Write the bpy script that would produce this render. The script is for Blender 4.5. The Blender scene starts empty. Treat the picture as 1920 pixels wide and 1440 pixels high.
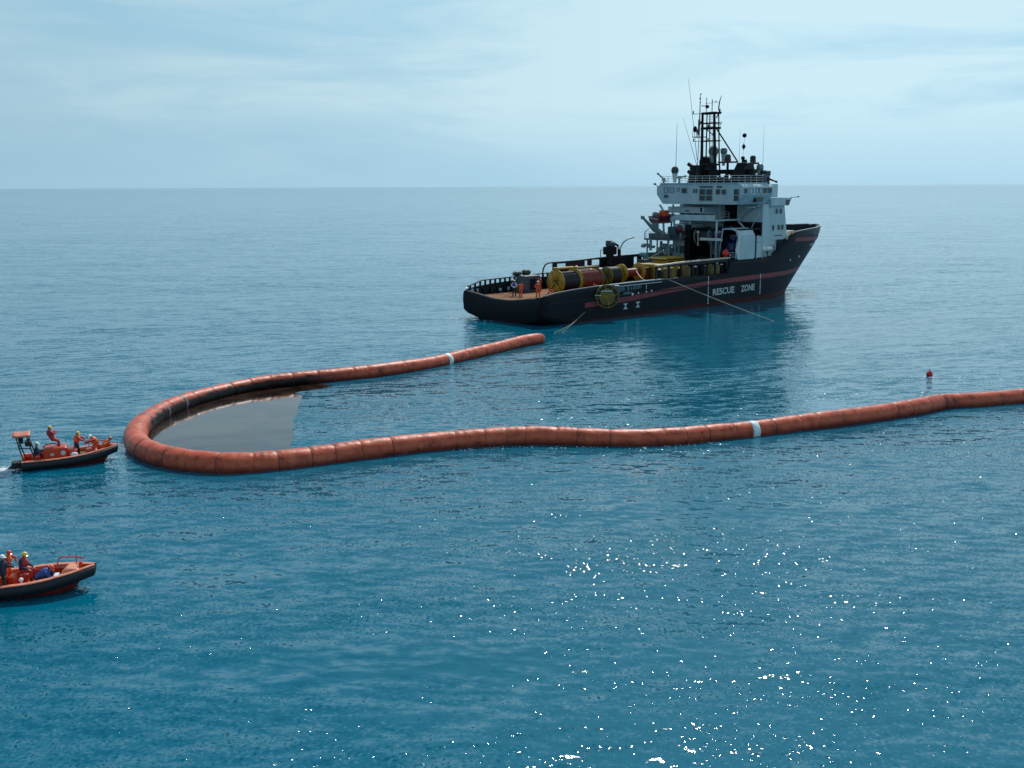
import bpy, bmesh, math, random
from mathutils import Vector, Matrix, Quaternion
R = math.radians
random.seed(7)
S = bpy.context.scene
COL = S.collection

# ------------------------------------------------------------------ camera
F_PX, CAM_H, HORIZON_Y, SLOPE = 2000.0, 16.0, 349.5, -0.0045
cam_d = bpy.data.cameras.new('camera'); cam = bpy.data.objects.new('camera', cam_d); COL.objects.link(cam)
cam_d.sensor_width = 36.0; cam_d.lens = 36.0 * F_PX / 1920.0
cam_d.clip_start = 0.5; cam_d.clip_end = 200000.0
pitch = math.atan((720 - HORIZON_Y) / F_PX); roll = math.atan(SLOPE)
fw = Vector((0, math.cos(pitch), -math.sin(pitch))); up = Vector((0, math.sin(pitch), math.cos(pitch))); rt = Vector((1, 0, 0))
rt2 = math.cos(roll) * rt + math.sin(roll) * up; up2 = -math.sin(roll) * rt + math.cos(roll) * up
m = Matrix((rt2, up2, -fw)).transposed().to_4x4(); m.translation = (0, 0, CAM_H)
cam.matrix_world = m
S.camera = cam

# ------------------------------------------------------------------ light
SUN_EL, SUN_AZ = R(48), R(14)
w = bpy.data.worlds.new('World'); S.world = w; w.use_nodes = True
nt = w.node_tree; nt.nodes.clear()
N = nt.nodes.new; LK = nt.links.new
out = N('ShaderNodeOutputWorld'); bg = N('ShaderNodeBackground'); bg.inputs['Strength'].default_value = 0.095
sky = N('ShaderNodeTexSky'); sky.sky_type = 'NISHITA'; sky.sun_disc = False
sky.sun_elevation = SUN_EL; sky.sun_rotation = SUN_AZ; sky.altitude = 0; sky.air_density = 1.0; sky.dust_density = 1.2; sky.ozone_density = 1.6
tc = N('ShaderNodeTexCoord'); 
mp = N('ShaderNodeMapping'); mp.inputs['Scale'].default_value = (2.6, 2.6, 17.0); mp.inputs['Location'].default_value = (5.2, 0.4, 0.9)
mp.inputs['Rotation'].default_value = (R(1.5), R(-2.0), 0)
LK(tc.outputs['Generated'], mp.inputs['Vector'])
n1 = N('ShaderNodeTexNoise'); n1.inputs['Scale'].default_value = 1.25; n1.inputs['Detail'].default_value = 7; n1.inputs['Roughness'].default_value = 0.55; n1.inputs['Distortion'].default_value = 0.5
LK(mp.outputs[0], n1.inputs['Vector'])
cr = N('ShaderNodeValToRGB'); cr.color_ramp.elements[0].position = 0.34; cr.color_ramp.elements[0].color = (0.12, 0.12, 0.12, 1)
cr.color_ramp.elements[1].position = 0.55; cr.color_ramp.elements[1].color = (0.95, 0.95, 0.95, 1)
LK(n1.outputs['Fac'], cr.inputs[0])
sx_ = N('ShaderNodeSeparateXYZ'); LK(tc.outputs['Generated'], sx_.inputs[0])
hz = N('ShaderNodeMapRange'); hz.inputs[1].default_value = 0.0; hz.inputs[2].default_value = 0.075; hz.inputs[3].default_value = 0.15; hz.inputs[4].default_value = 1.0
LK(sx_.outputs['Z'], hz.inputs[0])
mul = N('ShaderNodeMath'); mul.operation = 'MULTIPLY'; LK(cr.outputs[0], mul.inputs[0]); LK(hz.outputs[0], mul.inputs[1])
# pale horizon haze under a thin, broken veil of high cloud, a little denser towards the sun side
az = N('ShaderNodeMapRange'); az.inputs[1].default_value = -0.5; az.inputs[2].default_value = 0.2; az.inputs[3].default_value = 0.79; az.inputs[4].default_value = 1.0
LK(sx_.outputs['X'], az.inputs[0])
def scaled(col):
    v = N('ShaderNodeVectorMath'); v.operation = 'SCALE'; v.inputs[0].default_value = col; LK(az.outputs[0], v.inputs['Scale']); return v.outputs[0]
veil = scaled((6.25, 8.5, 9.5)); haze = scaled((4.1, 6.65, 8.4))
tint = N('ShaderNodeMix'); tint.data_type = 'RGBA'; tint.blend_type = 'MULTIPLY'; tint.inputs[0].default_value = 1.0
LK(sky.outputs[0], tint.inputs[6]); tint.inputs[7].default_value = (0.50, 0.93, 1.02, 1)
hf = N('ShaderNodeMapRange'); hf.interpolation_type = 'SMOOTHSTEP'; hf.inputs[1].default_value = 0.0; hf.inputs[2].default_value = 0.50; hf.inputs[3].default_value = 0.98; hf.inputs[4].default_value = 0.12
LK(sx_.outputs['Z'], hf.inputs[0])
mh = N('ShaderNodeMix'); mh.data_type = 'RGBA'; LK(hf.outputs[0], mh.inputs[0]); LK(tint.outputs[2], mh.inputs[6]); LK(haze, mh.inputs[7])
zen = N('ShaderNodeMapRange'); zen.inputs[1].default_value = 0.18; zen.inputs[2].default_value = 0.6; zen.inputs[3].default_value = 1.0; zen.inputs[4].default_value = 0.35
LK(sx_.outputs['Z'], zen.inputs[0])
wx = N('ShaderNodeMapRange'); wx.inputs[1].default_value = -0.5; wx.inputs[2].default_value = 0.0; wx.inputs[3].default_value = 0.5; wx.inputs[4].default_value = 1.0; LK(sx_.outputs['X'], wx.inputs[0])
mul3 = N('ShaderNodeMath'); mul3.operation = 'MULTIPLY'; LK(mul.outputs[0], mul3.inputs[0]); LK(wx.outputs[0], mul3.inputs[1])
mul2 = N('ShaderNodeMath'); mul2.operation = 'MULTIPLY'; LK(mul3.outputs[0], mul2.inputs[0]); LK(zen.outputs[0], mul2.inputs[1])
mx = N('ShaderNodeMix'); mx.data_type = 'RGBA'
LK(mul2.outputs[0], mx.inputs[0]); LK(mh.outputs[2], mx.inputs[6]); LK(veil, mx.inputs[7])
LK(mx.outputs[2], bg.inputs['Color']); LK(bg.outputs[0], out.inputs[0])

sd = bpy.data.lights.new('sun', 'SUN'); sd.energy = 3.2; sd.angle = R(0.53); sd.color = (1.0, 0.955, 0.89)
sun = bpy.data.objects.new('sun', sd); COL.objects.link(sun)
sv = Vector((math.sin(SUN_AZ) * math.cos(SUN_EL), math.cos(SUN_AZ) * math.cos(SUN_EL), math.sin(SUN_EL)))
sun.rotation_mode = 'QUATERNION'; sun.rotation_quaternion = sv.to_track_quat('Z', 'Y'); sun.location = (0, 0, 60)

S.view_settings.view_transform = 'Standard'; S.view_settings.look = 'None'
S.view_settings.exposure = 0.08; S.view_settings.gamma = 1.0; S.view_settings.use_curve_mapping = False
S.render.engine = 'CYCLES'; S.cycles.use_denoising = True; S.cycles.max_bounces = 6
S.cycles.sample_clamp_indirect = 4.0
S.cycles.use_adaptive_sampling = False

# ------------------------------------------------------------------ materials
def nodemat(name):
    mt = bpy.data.materials.new(name); mt.use_nodes = True
    t = mt.node_tree; b = t.nodes['Principled BSDF']
    return mt, t, b
def paint(name, col, rough=0.45, var=0.25, scale=1.2, rust=0.0, rustcol=(0.16, 0.06, 0.03), metal=0.0, bump=0.0, streak=1.0, spec=0.5):
    mt, t, b = nodemat(name); b.inputs['Specular IOR Level'].default_value = spec
    n = t.nodes.new; l = t.links.new
    g = n('ShaderNodeTexCoord'); mp = n('ShaderNodeMapping'); mp.inputs['Scale'].default_value = (1, 1, 1.0 / streak)
    l(g.outputs['Object'], mp.inputs[0])
    nz = n('ShaderNodeTexNoise'); nz.inputs['Scale'].default_value = scale; nz.inputs['Detail'].default_value = 6; nz.inputs['Roughness'].default_value = 0.62
    l(mp.outputs[0], nz.inputs['Vector'])
    mr = n('ShaderNodeMapRange'); mr.inputs[1].default_value = 0.3; mr.inputs[2].default_value = 0.7; mr.inputs[3].default_value = 1 - var; mr.inputs[4].default_value = 1 + var
    l(nz.outputs['Fac'], mr.inputs[0])
    sc = n('ShaderNodeVectorMath'); sc.operation = 'SCALE'; sc.inputs[0].default_value = col; l(mr.outputs[0], sc.inputs['Scale'])
    last = sc.outputs[0]
    if rust > 0:
        n2 = n('ShaderNodeTexNoise'); n2.inputs['Scale'].default_value = scale * 2.3; n2.inputs['Detail'].default_value = 8; n2.inputs['Roughness'].default_value = 0.7
        l(mp.outputs[0], n2.inputs['Vector'])
        m2 = n('ShaderNodeMapRange'); m2.inputs[1].default_value = 0.66 - rust * 0.3; m2.inputs[2].default_value = 0.76 - rust * 0.2; m2.inputs[3].default_value = 0; m2.inputs[4].default_value = 0.85
        l(n2.outputs['Fac'], m2.inputs[0])
        mm = n('ShaderNodeMix'); mm.data_type = 'RGBA'; l(m2.outputs[0], mm.inputs[0]); l(last, mm.inputs[6]); mm.inputs[7].default_value = (*rustcol, 1)
        last = mm.outputs[2]
    l(last, b.inputs['Base Color'])
    b.inputs['Roughness'].default_value = rough; b.inputs['Metallic'].default_value = metal
    if bump > 0:
        bp = n('ShaderNodeBump'); bp.inputs['Strength'].default_value = bump; bp.inputs['Distance'].default_value = 0.05
        l(nz.outputs['Fac'], bp.inputs['Height']); l(bp.outputs[0], b.inputs['Normal'])
    return mt

M = {}
M['hull'] = None
M['navy'] = paint('navy_black_paint', (0.007, 0.011, 0.017), 0.5, 0.45, 0.5, 0.25, (0.03, 0.016, 0.012), streak=3, spec=0.25)
M['black'] = paint('black_paint', (0.0045, 0.0045, 0.006), 0.55, 0.4, 1.5, 0.2, (0.018, 0.008, 0.006), spec=0.2)
M['stripe'] = paint('dark_red_stripe', (0.19, 0.020, 0.030), 0.5, 0.25, 1.0, 0.1, (0.05, 0.02, 0.015))
M['letter'] = paint('pale_lettering', (0.42, 0.50, 0.52), 0.5, 0.3, 2.0)
M['nameletter'] = paint('faded_name_lettering', (0.13, 0.22, 0.27), 0.5, 0.5, 2.5)
M['white'] = paint('ship_white', (0.40, 0.52, 0.55), 0.45, 0.12, 0.8, 0.12, (0.17, 0.15, 0.13), streak=4)
M['whitelit'] = paint('bright_white', (0.78, 0.80, 0.80), 0.4, 0.08, 1.5)
M['grey'] = paint('deck_grey', (0.065, 0.085, 0.105), 0.5, 0.25, 1.2, 0.15)
M['deckgreen'] = paint('deck_green', (0.02, 0.042, 0.04), 0.6, 0.3, 1.0, 0.2)
M['machgreen'] = paint('machinery_pale_green', (0.15, 0.24, 0.24), 0.45, 0.25, 1.6, 0.15)
M['yellow'] = paint('reel_yellow', (0.40, 0.225, 0.012), 0.42, 0.25, 1.6, 0.35, (0.12, 0.07, 0.02))
M['olive'] = paint('worn_yellow', (0.13, 0.095, 0.008), 0.5, 0.3, 1.6, 0.4, (0.06, 0.045, 0.02))
M['redrope'] = paint('red_wound_hose', (0.19, 0.020, 0.010), 0.5, 0.35, 3.0)
M['darkrope'] = paint('dark_wound_hose', (0.007, 0.010, 0.014), 0.55, 0.3, 3.0)
M['orange'] = paint('orange_fabric', (0.62, 0.105, 0.03), 0.55, 0.2, 3.0)
M['pinkorange'] = paint('faded_orange_fabric', (0.58, 0.17, 0.105), 0.5, 0.2, 2.0, 0.1)
M['maroon'] = paint('maroon_paint', (0.11, 0.008, 0.014), 0.35, 0.2, 2.0)
M['red'] = paint('bright_red', (0.62, 0.012, 0.012), 0.28, 0.06, 2.0)
M['glass'] = paint('dark_window_glass', (0.012, 0.018, 0.020), 0.08, 0.1, 1.0)
M['skytone'] = paint('painted_sky_pane', (0.30, 0.45, 0.52), 0.08, 0.08, 1.0)  # opaque panes; bright sky seen through them is painted into the colour
M['frame'] = paint('window_frame_grey', (0.12, 0.18, 0.20), 0.5, 0.1, 2.0)
M['rail'] = paint('pale_rail', (0.55, 0.60, 0.60), 0.4, 0.2, 3.0)
M['tanrail'] = paint('tan_worn_rail', (0.62, 0.50, 0.36), 0.45, 0.25, 2.0, 0.3, (0.22, 0.13, 0.07))
M['rubber'] = paint('black_rubber', (0.007, 0.008, 0.010), 0.6, 0.3, 3.0)
M['steel'] = paint('galvanised_steel', (0.32, 0.34, 0.35), 0.38, 0.2, 3.0, metal=0.5)
M['blue'] = paint('blue_fabric', (0.02, 0.07, 0.28), 0.65, 0.2, 4.0)
M['bluemach'] = paint('navy_machinery', (0.012, 0.028, 0.085), 0.35, 0.3, 2.0)
M['navyfab'] = paint('navy_fabric', (0.012, 0.018, 0.045), 0.7, 0.2, 4.0)
M['blackfab'] = paint('black_fabric', (0.012, 0.012, 0.014), 0.7, 0.2, 4.0)
M['whitefab'] = paint('white_fabric', (0.62, 0.68, 0.72), 0.7, 0.1, 4.0)
M['orangefab'] = paint('orange_coverall_fabric', (0.66, 0.085, 0.018), 0.65, 0.15, 5.0)
M['redfab'] = paint('red_coverall_fabric', (0.40, 0.035, 0.03), 0.65, 0.15, 5.0)
M['lifevest'] = paint('life_vest_orange', (0.82, 0.13, 0.015), 0.5, 0.1, 6.0)
M['skin'] = paint('skin', (0.36, 0.19, 0.12), 0.5, 0.06, 8.0)
M['hair'] = paint('dark_hair', (0.02, 0.014, 0.010), 0.6, 0.2, 10.0)
M['hwhite'] = paint('white_helmet', (0.85, 0.86, 0.86), 0.25, 0.03, 6.0)
M['hyellow'] = paint('yellow_helmet', (0.80, 0.55, 0.10), 0.25, 0.05, 6.0)
M['hred'] = paint('red_helmet', (0.72, 0.06, 0.035), 0.25, 0.05, 6.0)
M['boatorange'] = paint('rescue_boat_orange', (0.50, 0.042, 0.008), 0.38, 0.15, 1.8, 0.08, (0.25, 0.04, 0.02))
M['boathull'] = paint('dark_red_boat_bottom', (0.15, 0.014, 0.010), 0.45, 0.2, 1.8)
M['gunwale'] = paint('worn_gunwale', (0.66, 0.22, 0.13), 0.42, 0.3, 4.0, 0.15, (0.45, 0.35, 0.30))
M['rope'] = paint('pale_rope', (0.40, 0.42, 0.33), 0.7, 0.2, 6.0)
M['deckrope'] = paint('wet_green_rope', (0.14, 0.17, 0.13), 0.6, 0.2, 6.0)
M['tanrope'] = paint('tan_rope', (0.52, 0.42, 0.30), 0.7, 0.2, 6.0)
M['canister'] = paint('white_canister', (0.80, 0.80, 0.80), 0.3, 0.05, 2.0)
M['cream'] = paint('cream_canvas', (0.60, 0.53, 0.38), 0.7, 0.15, 3.0)
M['redbrown'] = paint('red_brown_paint', (0.055, 0.012, 0.010), 0.5, 0.25, 2.0)
M['dome'] = paint('dome_grey_green', (0.13, 0.20, 0.20), 0.4, 0.1, 2.0)

# hull: navy black topsides, dull red boot topping near the waterline forward, rust on the stern
def hullmat():
    mt, t, b = nodemat('hull_paint'); n = t.nodes.new; l = t.links.new
    g = n('ShaderNodeTexCoord'); sp = n('ShaderNodeSeparateXYZ'); l(g.outputs['Object'], sp.inputs[0])
    mp = n('ShaderNodeMapping'); mp.inputs['Scale'].default_value = (1, 1, 0.25); l(g.outputs['Object'], mp.inputs[0])
    nz = n('ShaderNodeTexNoise'); nz.inputs['Scale'].default_value = 0.7; nz.inputs['Detail'].default_value = 7; nz.inputs['Roughness'].default_value = 0.65; l(mp.outputs[0], nz.inputs['Vector'])
    base = n('ShaderNodeValToRGB'); base.color_ramp.elements[0].position = 0.3; base.color_ramp.elements[0].color = (0.0025, 0.0055, 0.009, 1)
    base.color_ramp.elements[1].position = 0.72; base.color_ramp.elements[1].color = (0.008, 0.014, 0.021, 1)
    l(nz.outputs['Fac'], base.inputs[0])
    # boot topping height rises forward with the trim of the paint line
    ax = n('ShaderNodeMath'); ax.operation = 'MULTIPLY_ADD'; l(sp.outputs['X'], ax.inputs[0]); ax.inputs[1].default_value = -0.016; l(sp.outputs['Z'], ax.inputs[2])
    wob = n('ShaderNodeMath'); wob.operation = 'MULTIPLY_ADD'; l(nz.outputs['Fac'], wob.inputs[0]); wob.inputs[1].default_value = 0.22; l(ax.outputs[0], wob.inputs[2])
    bt = n('ShaderNodeMapRange'); bt.inputs[1].default_value = 0.20; bt.inputs[2].default_value = 0.08; l(wob.outputs[0], bt.inputs[0])
    mm = n('ShaderNodeMix'); mm.data_type = 'RGBA'; l(bt.outputs[0], mm.inputs[0]); l(base.outputs[0], mm.inputs[6]); mm.inputs[7].default_value = (0.045, 0.010, 0.012, 1)
    # rust runs down the plating
    mr_ = n('ShaderNodeMapping'); mr_.inputs['Scale'].default_value = (1.7, 1.7, 0.16); l(g.outputs['Object'], mr_.inputs[0])
    nr = n('ShaderNodeTexNoise'); nr.inputs['Scale'].default_value = 1.5; nr.inputs['Detail'].default_value = 6; nr.inputs['Roughness'].default_value = 0.7; l(mr_.outputs[0], nr.inputs['Vector'])
    rr_ = n('ShaderNodeMapRange'); rr_.inputs[1].default_value = 0.60; rr_.inputs[2].default_value = 0.72; rr_.inputs[3].default_value = 0.0; rr_.inputs[4].default_value = 0.8; l(nr.outputs['Fac'], rr_.inputs[0])
    mru = n('ShaderNodeMix'); mru.data_type = 'RGBA'; l(rr_.outputs[0], mru.inputs[0]); l(mm.outputs[2], mru.inputs[6]); mru.inputs[7].default_value = (0.035, 0.013, 0.008, 1)
    mm = mru
    # rusty worn stern
    n3 = n('ShaderNodeTexNoise'); n3.inputs['Scale'].default_value = 0.9; n3.inputs['Detail'].default_value = 6; l(g.outputs['Object'], n3.inputs['Vector'])
    st = n('ShaderNodeMapRange'); st.inputs[1].default_value = 5.0; st.inputs[2].default_value = 0.0; l(sp.outputs['X'], st.inputs[0])
    nm = n('ShaderNodeMapRange'); nm.inputs[1].default_value = 0.45; nm.inputs[2].default_value = 0.65; l(n3.outputs['Fac'], nm.inputs[0])
    sm = n('ShaderNodeMath'); sm.operation = 'MULTIPLY'; l(st.outputs[0], sm.inputs[0]); l(nm.outputs[0], sm.inputs[1])
    sm2 = n('ShaderNodeMath'); sm2.operation = 'MULTIPLY'; l(sm.outputs[0], sm2.inputs[0]); sm2.inputs[1].default_value = 0.7
    m3 = n('ShaderNodeMix'); m3.data_type = 'RGBA'; l(sm2.outputs[0], m3.inputs[0]); l(mm.outputs[2], m3.inputs[6]); m3.inputs[7].default_value = (0.014, 0.008, 0.007, 1)
    l(m3.outputs[2], b.inputs['Base Color']); b.inputs['Roughness'].default_value = 0.5; b.inputs['Specular IOR Level'].default_value = 0.12
    bp = n('ShaderNodeBump'); bp.inputs['Strength'].default_value = 0.25; bp.inputs['Distance'].default_value = 0.06; l(nz.outputs['Fac'], bp.inputs['Height']); l(bp.outputs[0], b.inputs['Normal'])
    return mt
M['hull'] = hullmat()
def deckmat():
    mt, t, b = nodemat('worn_wood_deck'); n = t.nodes.new; l = t.links.new
    g = n('ShaderNodeTexCoord')
    mp = n('ShaderNodeMapping'); mp.inputs['Scale'].default_value = (0.25, 3.0, 1); l(g.outputs['Object'], mp.inputs[0])
    nz = n('ShaderNodeTexNoise'); nz.inputs['Scale'].default_value = 1.4; nz.inputs['Detail'].default_value = 6; nz.inputs['Roughness'].default_value = 0.7; l(mp.outputs[0], nz.inputs['Vector'])
    n2 = n('ShaderNodeTexNoise'); n2.inputs['Scale'].default_value = 0.35; n2.inputs['Detail'].default_value = 5; l(g.outputs['Object'], n2.inputs['Vector'])
    ad = n('ShaderNodeMath'); ad.operation = 'MULTIPLY_ADD'; l(n2.outputs['Fac'], ad.inputs[0]); ad.inputs[1].default_value = 0.8; l(nz.outputs['Fac'], ad.inputs[2])
    cr = n('ShaderNodeValToRGB'); cr.color_ramp.elements[0].position = 0.62; cr.color_ramp.elements[0].color = (0.04, 0.014, 0.006, 1)
    cr.color_ramp.elements[1].position = 1.15 if False else 1.0; cr.color_ramp.elements[1].color = (0.27, 0.118, 0.046, 1)
    e = cr.color_ramp.elements.new(0.82); e.color = (0.155, 0.056, 0.021, 1)
    l(ad.outputs[0], cr.inputs[0]); l(cr.outputs[0], b.inputs['Base Color']); b.inputs['Roughness'].default_value = 0.85; b.inputs['Specular IOR Level'].default_value = 0.2
    return mt
M['deck'] = deckmat()

# wave-slope normals, computed in world space
def slopes(t, layers, gust=None, sparkle=None, lee=None, waves=()):
    n = t.nodes.new; l = t.links.new
    geo = n('ShaderNodeNewGeometry'); acc = None
    for (rot, stretch, scale, k_along, k_cross, detail) in layers:
        mp = n('ShaderNodeMapping'); mp.inputs['Rotation'].default_value = (0, 0, rot); mp.inputs['Scale'].default_value = (1.0 / stretch, 1.0, 1.0)
        l(geo.outputs['Position'], mp.inputs['Vector'])
        nz = n('ShaderNodeTexNoise'); nz.noise_dimensions = '2D'; nz.inputs['Scale'].default_value = scale; nz.inputs['Detail'].default_value = detail; nz.inputs['Roughness'].default_value = 0.6
        nz.inputs['Distortion'].default_value = 0.4
        l(mp.outputs[0], nz.inputs['Vector'])
        sub = n('ShaderNodeVectorMath'); sub.operation = 'SUBTRACT'; l(nz.outputs['Color'], sub.inputs[0]); sub.inputs[1].default_value = (0.5, 0.5, 0.5)
        sc = n('ShaderNodeVectorMath'); sc.operation = 'MULTIPLY'; l(sub.outputs[0], sc.inputs[0]); sc.inputs[1].default_value = (k_cross, k_along, 0)
        # rotate back so that the 'along' slope is across the crests
        vr = n('ShaderNodeVectorRotate'); vr.rotation_type = 'Z_AXIS'; vr.inputs['Angle'].default_value = -rot; l(sc.outputs[0], vr.inputs['Vector'])
        if acc is None: acc = vr.outputs[0]
        else:
            a = n('ShaderNodeVectorMath'); a.operation = 'ADD'; l(acc, a.inputs[0]); l(vr.outputs[0], a.inputs[1]); acc = a.outputs[0]
    for (rot, wl, amp, dist, dsc) in waves:   # long-crested ripples
        mp = n('ShaderNodeMapping'); mp.inputs['Rotation'].default_value = (0, 0, rot); l(geo.outputs['Position'], mp.inputs['Vector'])
        wv = n('ShaderNodeTexWave'); wv.wave_type = 'BANDS'; wv.bands_direction = 'Y'; wv.wave_profile = 'SIN'; wv.inputs['Scale'].default_value = 0.314 / wl
        wv.inputs['Distortion'].default_value = dist; wv.inputs['Detail'].default_value = 3; wv.inputs['Detail Scale'].default_value = dsc; wv.inputs['Detail Roughness'].default_value = 0.6
        l(mp.outputs[0], wv.inputs['Vector'])
        mm_ = n('ShaderNodeMath'); mm_.operation = 'MULTIPLY_ADD'; l(wv.outputs['Fac'], mm_.inputs[0]); mm_.inputs[1].default_value = 2 * amp; mm_.inputs[2].default_value = -amp
        cb = n('ShaderNodeCombineXYZ'); l(mm_.outputs[0], cb.inputs['Y'])
        vr = n('ShaderNodeVectorRotate'); vr.rotation_type = 'Z_AXIS'; vr.inputs['Angle'].default_value = -rot; l(cb.outputs[0], vr.inputs['Vector'])
        a = n('ShaderNodeVectorMath'); a.operation = 'ADD'; l(acc, a.inputs[0]); l(vr.outputs[0], a.inputs[1]); acc = a.outputs[0]
    if sparkle:   # steeper wavelets gathered in patches
        (ssc, kk, msc, m0, m1) = sparkle
        nz = n('ShaderNodeTexNoise'); nz.noise_dimensions = '2D'; nz.inputs['Scale'].default_value = ssc; nz.inputs['Detail'].default_value = 0.6; l(geo.outputs['Position'], nz.inputs['Vector'])
        sub = n('ShaderNodeVectorMath'); sub.operation = 'SUBTRACT'; l(nz.outputs['Color'], sub.inputs[0]); sub.inputs[1].default_value = (0.5, 0.5, 0.5)
        mp = n('ShaderNodeMapping'); mp.inputs['Scale'].default_value = (0.4, 1.0, 1.0); mp.inputs['Rotation'].default_value = (0, 0, R(-16)); l(geo.outputs['Position'], mp.inputs['Vector'])
        g = n('ShaderNodeTexNoise'); g.noise_dimensions = '2D'; g.inputs['Scale'].default_value = msc; g.inputs['Detail'].default_value = 4; l(mp.outputs[0], g.inputs['Vector'])
        mr = n('ShaderNodeMapRange'); mr.inputs[1].default_value = m0; mr.inputs[2].default_value = m1; mr.inputs[3].default_value = 0.0; mr.inputs[4].default_value = kk; l(g.outputs['Fac'], mr.inputs[0])
        ln = n('ShaderNodeVectorMath'); ln.operation = 'LENGTH'; l(sub.outputs[0], ln.inputs[0])
        pw = n('ShaderNodeMath'); pw.operation = 'POWER'; l(ln.outputs['Value'], pw.inputs[0]); pw.inputs[1].default_value = 2.4
        pm = n('ShaderNodeMath'); pm.operation = 'MULTIPLY'; l(pw.outputs[0], pm.inputs[0]); l(mr.outputs[0], pm.inputs[1])
        s2 = n('ShaderNodeVectorMath'); s2.operation = 'SCALE'; l(sub.outputs[0], s2.inputs[0]); l(pm.outputs[0], s2.inputs['Scale'])
        s3 = n('ShaderNodeVectorMath'); s3.operation = 'MULTIPLY'; l(s2.outputs[0], s3.inputs[0]); s3.inputs[1].default_value = (1, 1, 0)
        a = n('ShaderNodeVectorMath'); a.operation = 'ADD'; l(acc, a.inputs[0]); l(s3.outputs[0], a.inputs[1]); acc = a.outputs[0]
    if gust:
        sc0, lo, hi = gust
        mp = n('ShaderNodeMapping'); mp.inputs['Scale'].default_value = (0.35, 1.0, 1.0); mp.inputs['Rotation'].default_value = (0, 0, R(8)); l(geo.outputs['Position'], mp.inputs['Vector'])
        g = n('ShaderNodeTexNoise'); g.noise_dimensions = '2D'; g.inputs['Scale'].default_value = sc0; g.inputs['Detail'].default_value = 4; l(mp.outputs[0], g.inputs['Vector'])
        mr = n('ShaderNodeMapRange'); mr.inputs[1].default_value = 0.35; mr.inputs[2].default_value = 0.65; mr.inputs[3].default_value = lo; mr.inputs[4].default_value = hi; l(g.outputs['Fac'], mr.inputs[0])
        s = n('ShaderNodeVectorMath'); s.operation = 'SCALE'; l(acc, s.inputs[0]); l(mr.outputs[0], s.inputs['Scale']); acc = s.outputs[0]
    if lee:   # sheltered, calmer water on this side of the vessel
        vd = n('ShaderNodeVectorMath'); vd.operation = 'DISTANCE'; l(geo.outputs['Position'], vd.inputs[0]); vd.inputs[1].default_value = (lee[0], lee[1], 0)
        mr = n('ShaderNodeMapRange'); mr.interpolation_type = 'SMOOTHSTEP'; mr.inputs[1].default_value = lee[2] * 0.35; mr.inputs[2].default_value = lee[2] * 1.3; mr.inputs[3].default_value = lee[3]; mr.inputs[4].default_value = 1.0; l(vd.outputs['Value'], mr.inputs[0])
        s = n('ShaderNodeVectorMath'); s.operation = 'SCALE'; l(acc, s.inputs[0]); l(mr.outputs[0], s.inputs['Scale']); acc = s.outputs[0]
    a = n('ShaderNodeVectorMath'); a.operation = 'ADD'; l(acc, a.inputs[0]); a.inputs[1].default_value = (0, 0, 1)
    nn = n('ShaderNodeVectorMath'); nn.operation = 'NORMALIZE'; l(a.outputs[0], nn.inputs[0])
    return nn.outputs[0]
def watermat():
    mt, t, b = nodemat('sea_water')
    nrm = slopes(t, [(R(-14), 2.8, 0.12, 0.17, 0.08, 2), (R(-20), 2.6, 0.60, 0.28, 0.12, 2), (R(12), 2.4, 1.7, 0.30, 0.16, 2), (R(-8), 2.0, 5.0, 0.26, 0.18, 2)], (0.03, 0.75, 1.15), (6.6, 10.6, 0.20, 0.26, 0.56), lee=(20.0, 121.0, 34.0, 0.42), waves=((R(-17), 5.3, 0.024, 9, 1.5), (R(-22), 1.7, 0.050, 10, 1.3), (R(9), 0.8, 0.052, 9, 1.2)))
    b.inputs['Base Color'].default_value = (0.0002, 0.106, 0.168, 1)
    b.inputs['Roughness'].default_value = 0.06; b.inputs['IOR'].default_value = 1.333
    t.links.new(nrm, b.inputs['Normal'])
    return mt
M['water'] = watermat()
def oilmat():
    mt, t, b = nodemat('oil_sheet')
    nrm = slopes(t, [(R(-14), 2.6, 0.22, 0.035, 0.03, 1), (R(10), 2.0, 1.4, 0.020, 0.015, 2)])
    n = t.nodes.new; l = t.links.new; g = n('ShaderNodeNewGeometry'); nz = n('ShaderNodeTexNoise'); nz.inputs['Scale'].default_value = 0.28; nz.inputs['Detail'].default_value = 5; nz.inputs['Distortion'].default_value = 1.2; l(g.outputs['Position'], nz.inputs['Vector'])
    cr = n('ShaderNodeValToRGB'); cr.color_ramp.elements[0].position = 0.38; cr.color_ramp.elements[0].color = (0.010, 0.005, 0.004, 1); cr.color_ramp.elements[1].position = 0.62; cr.color_ramp.elements[1].color = (0.045, 0.022, 0.014, 1)
    l(nz.outputs['Fac'], cr.inputs[0]); l(cr.outputs[0], b.inputs['Base Color'])
    b.inputs['Roughness'].default_value = 0.06; b.inputs['IOR'].default_value = 1.52
    t.links.new(nrm, b.inputs['Normal'])
    return mt
M['oil'] = oilmat()
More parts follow.
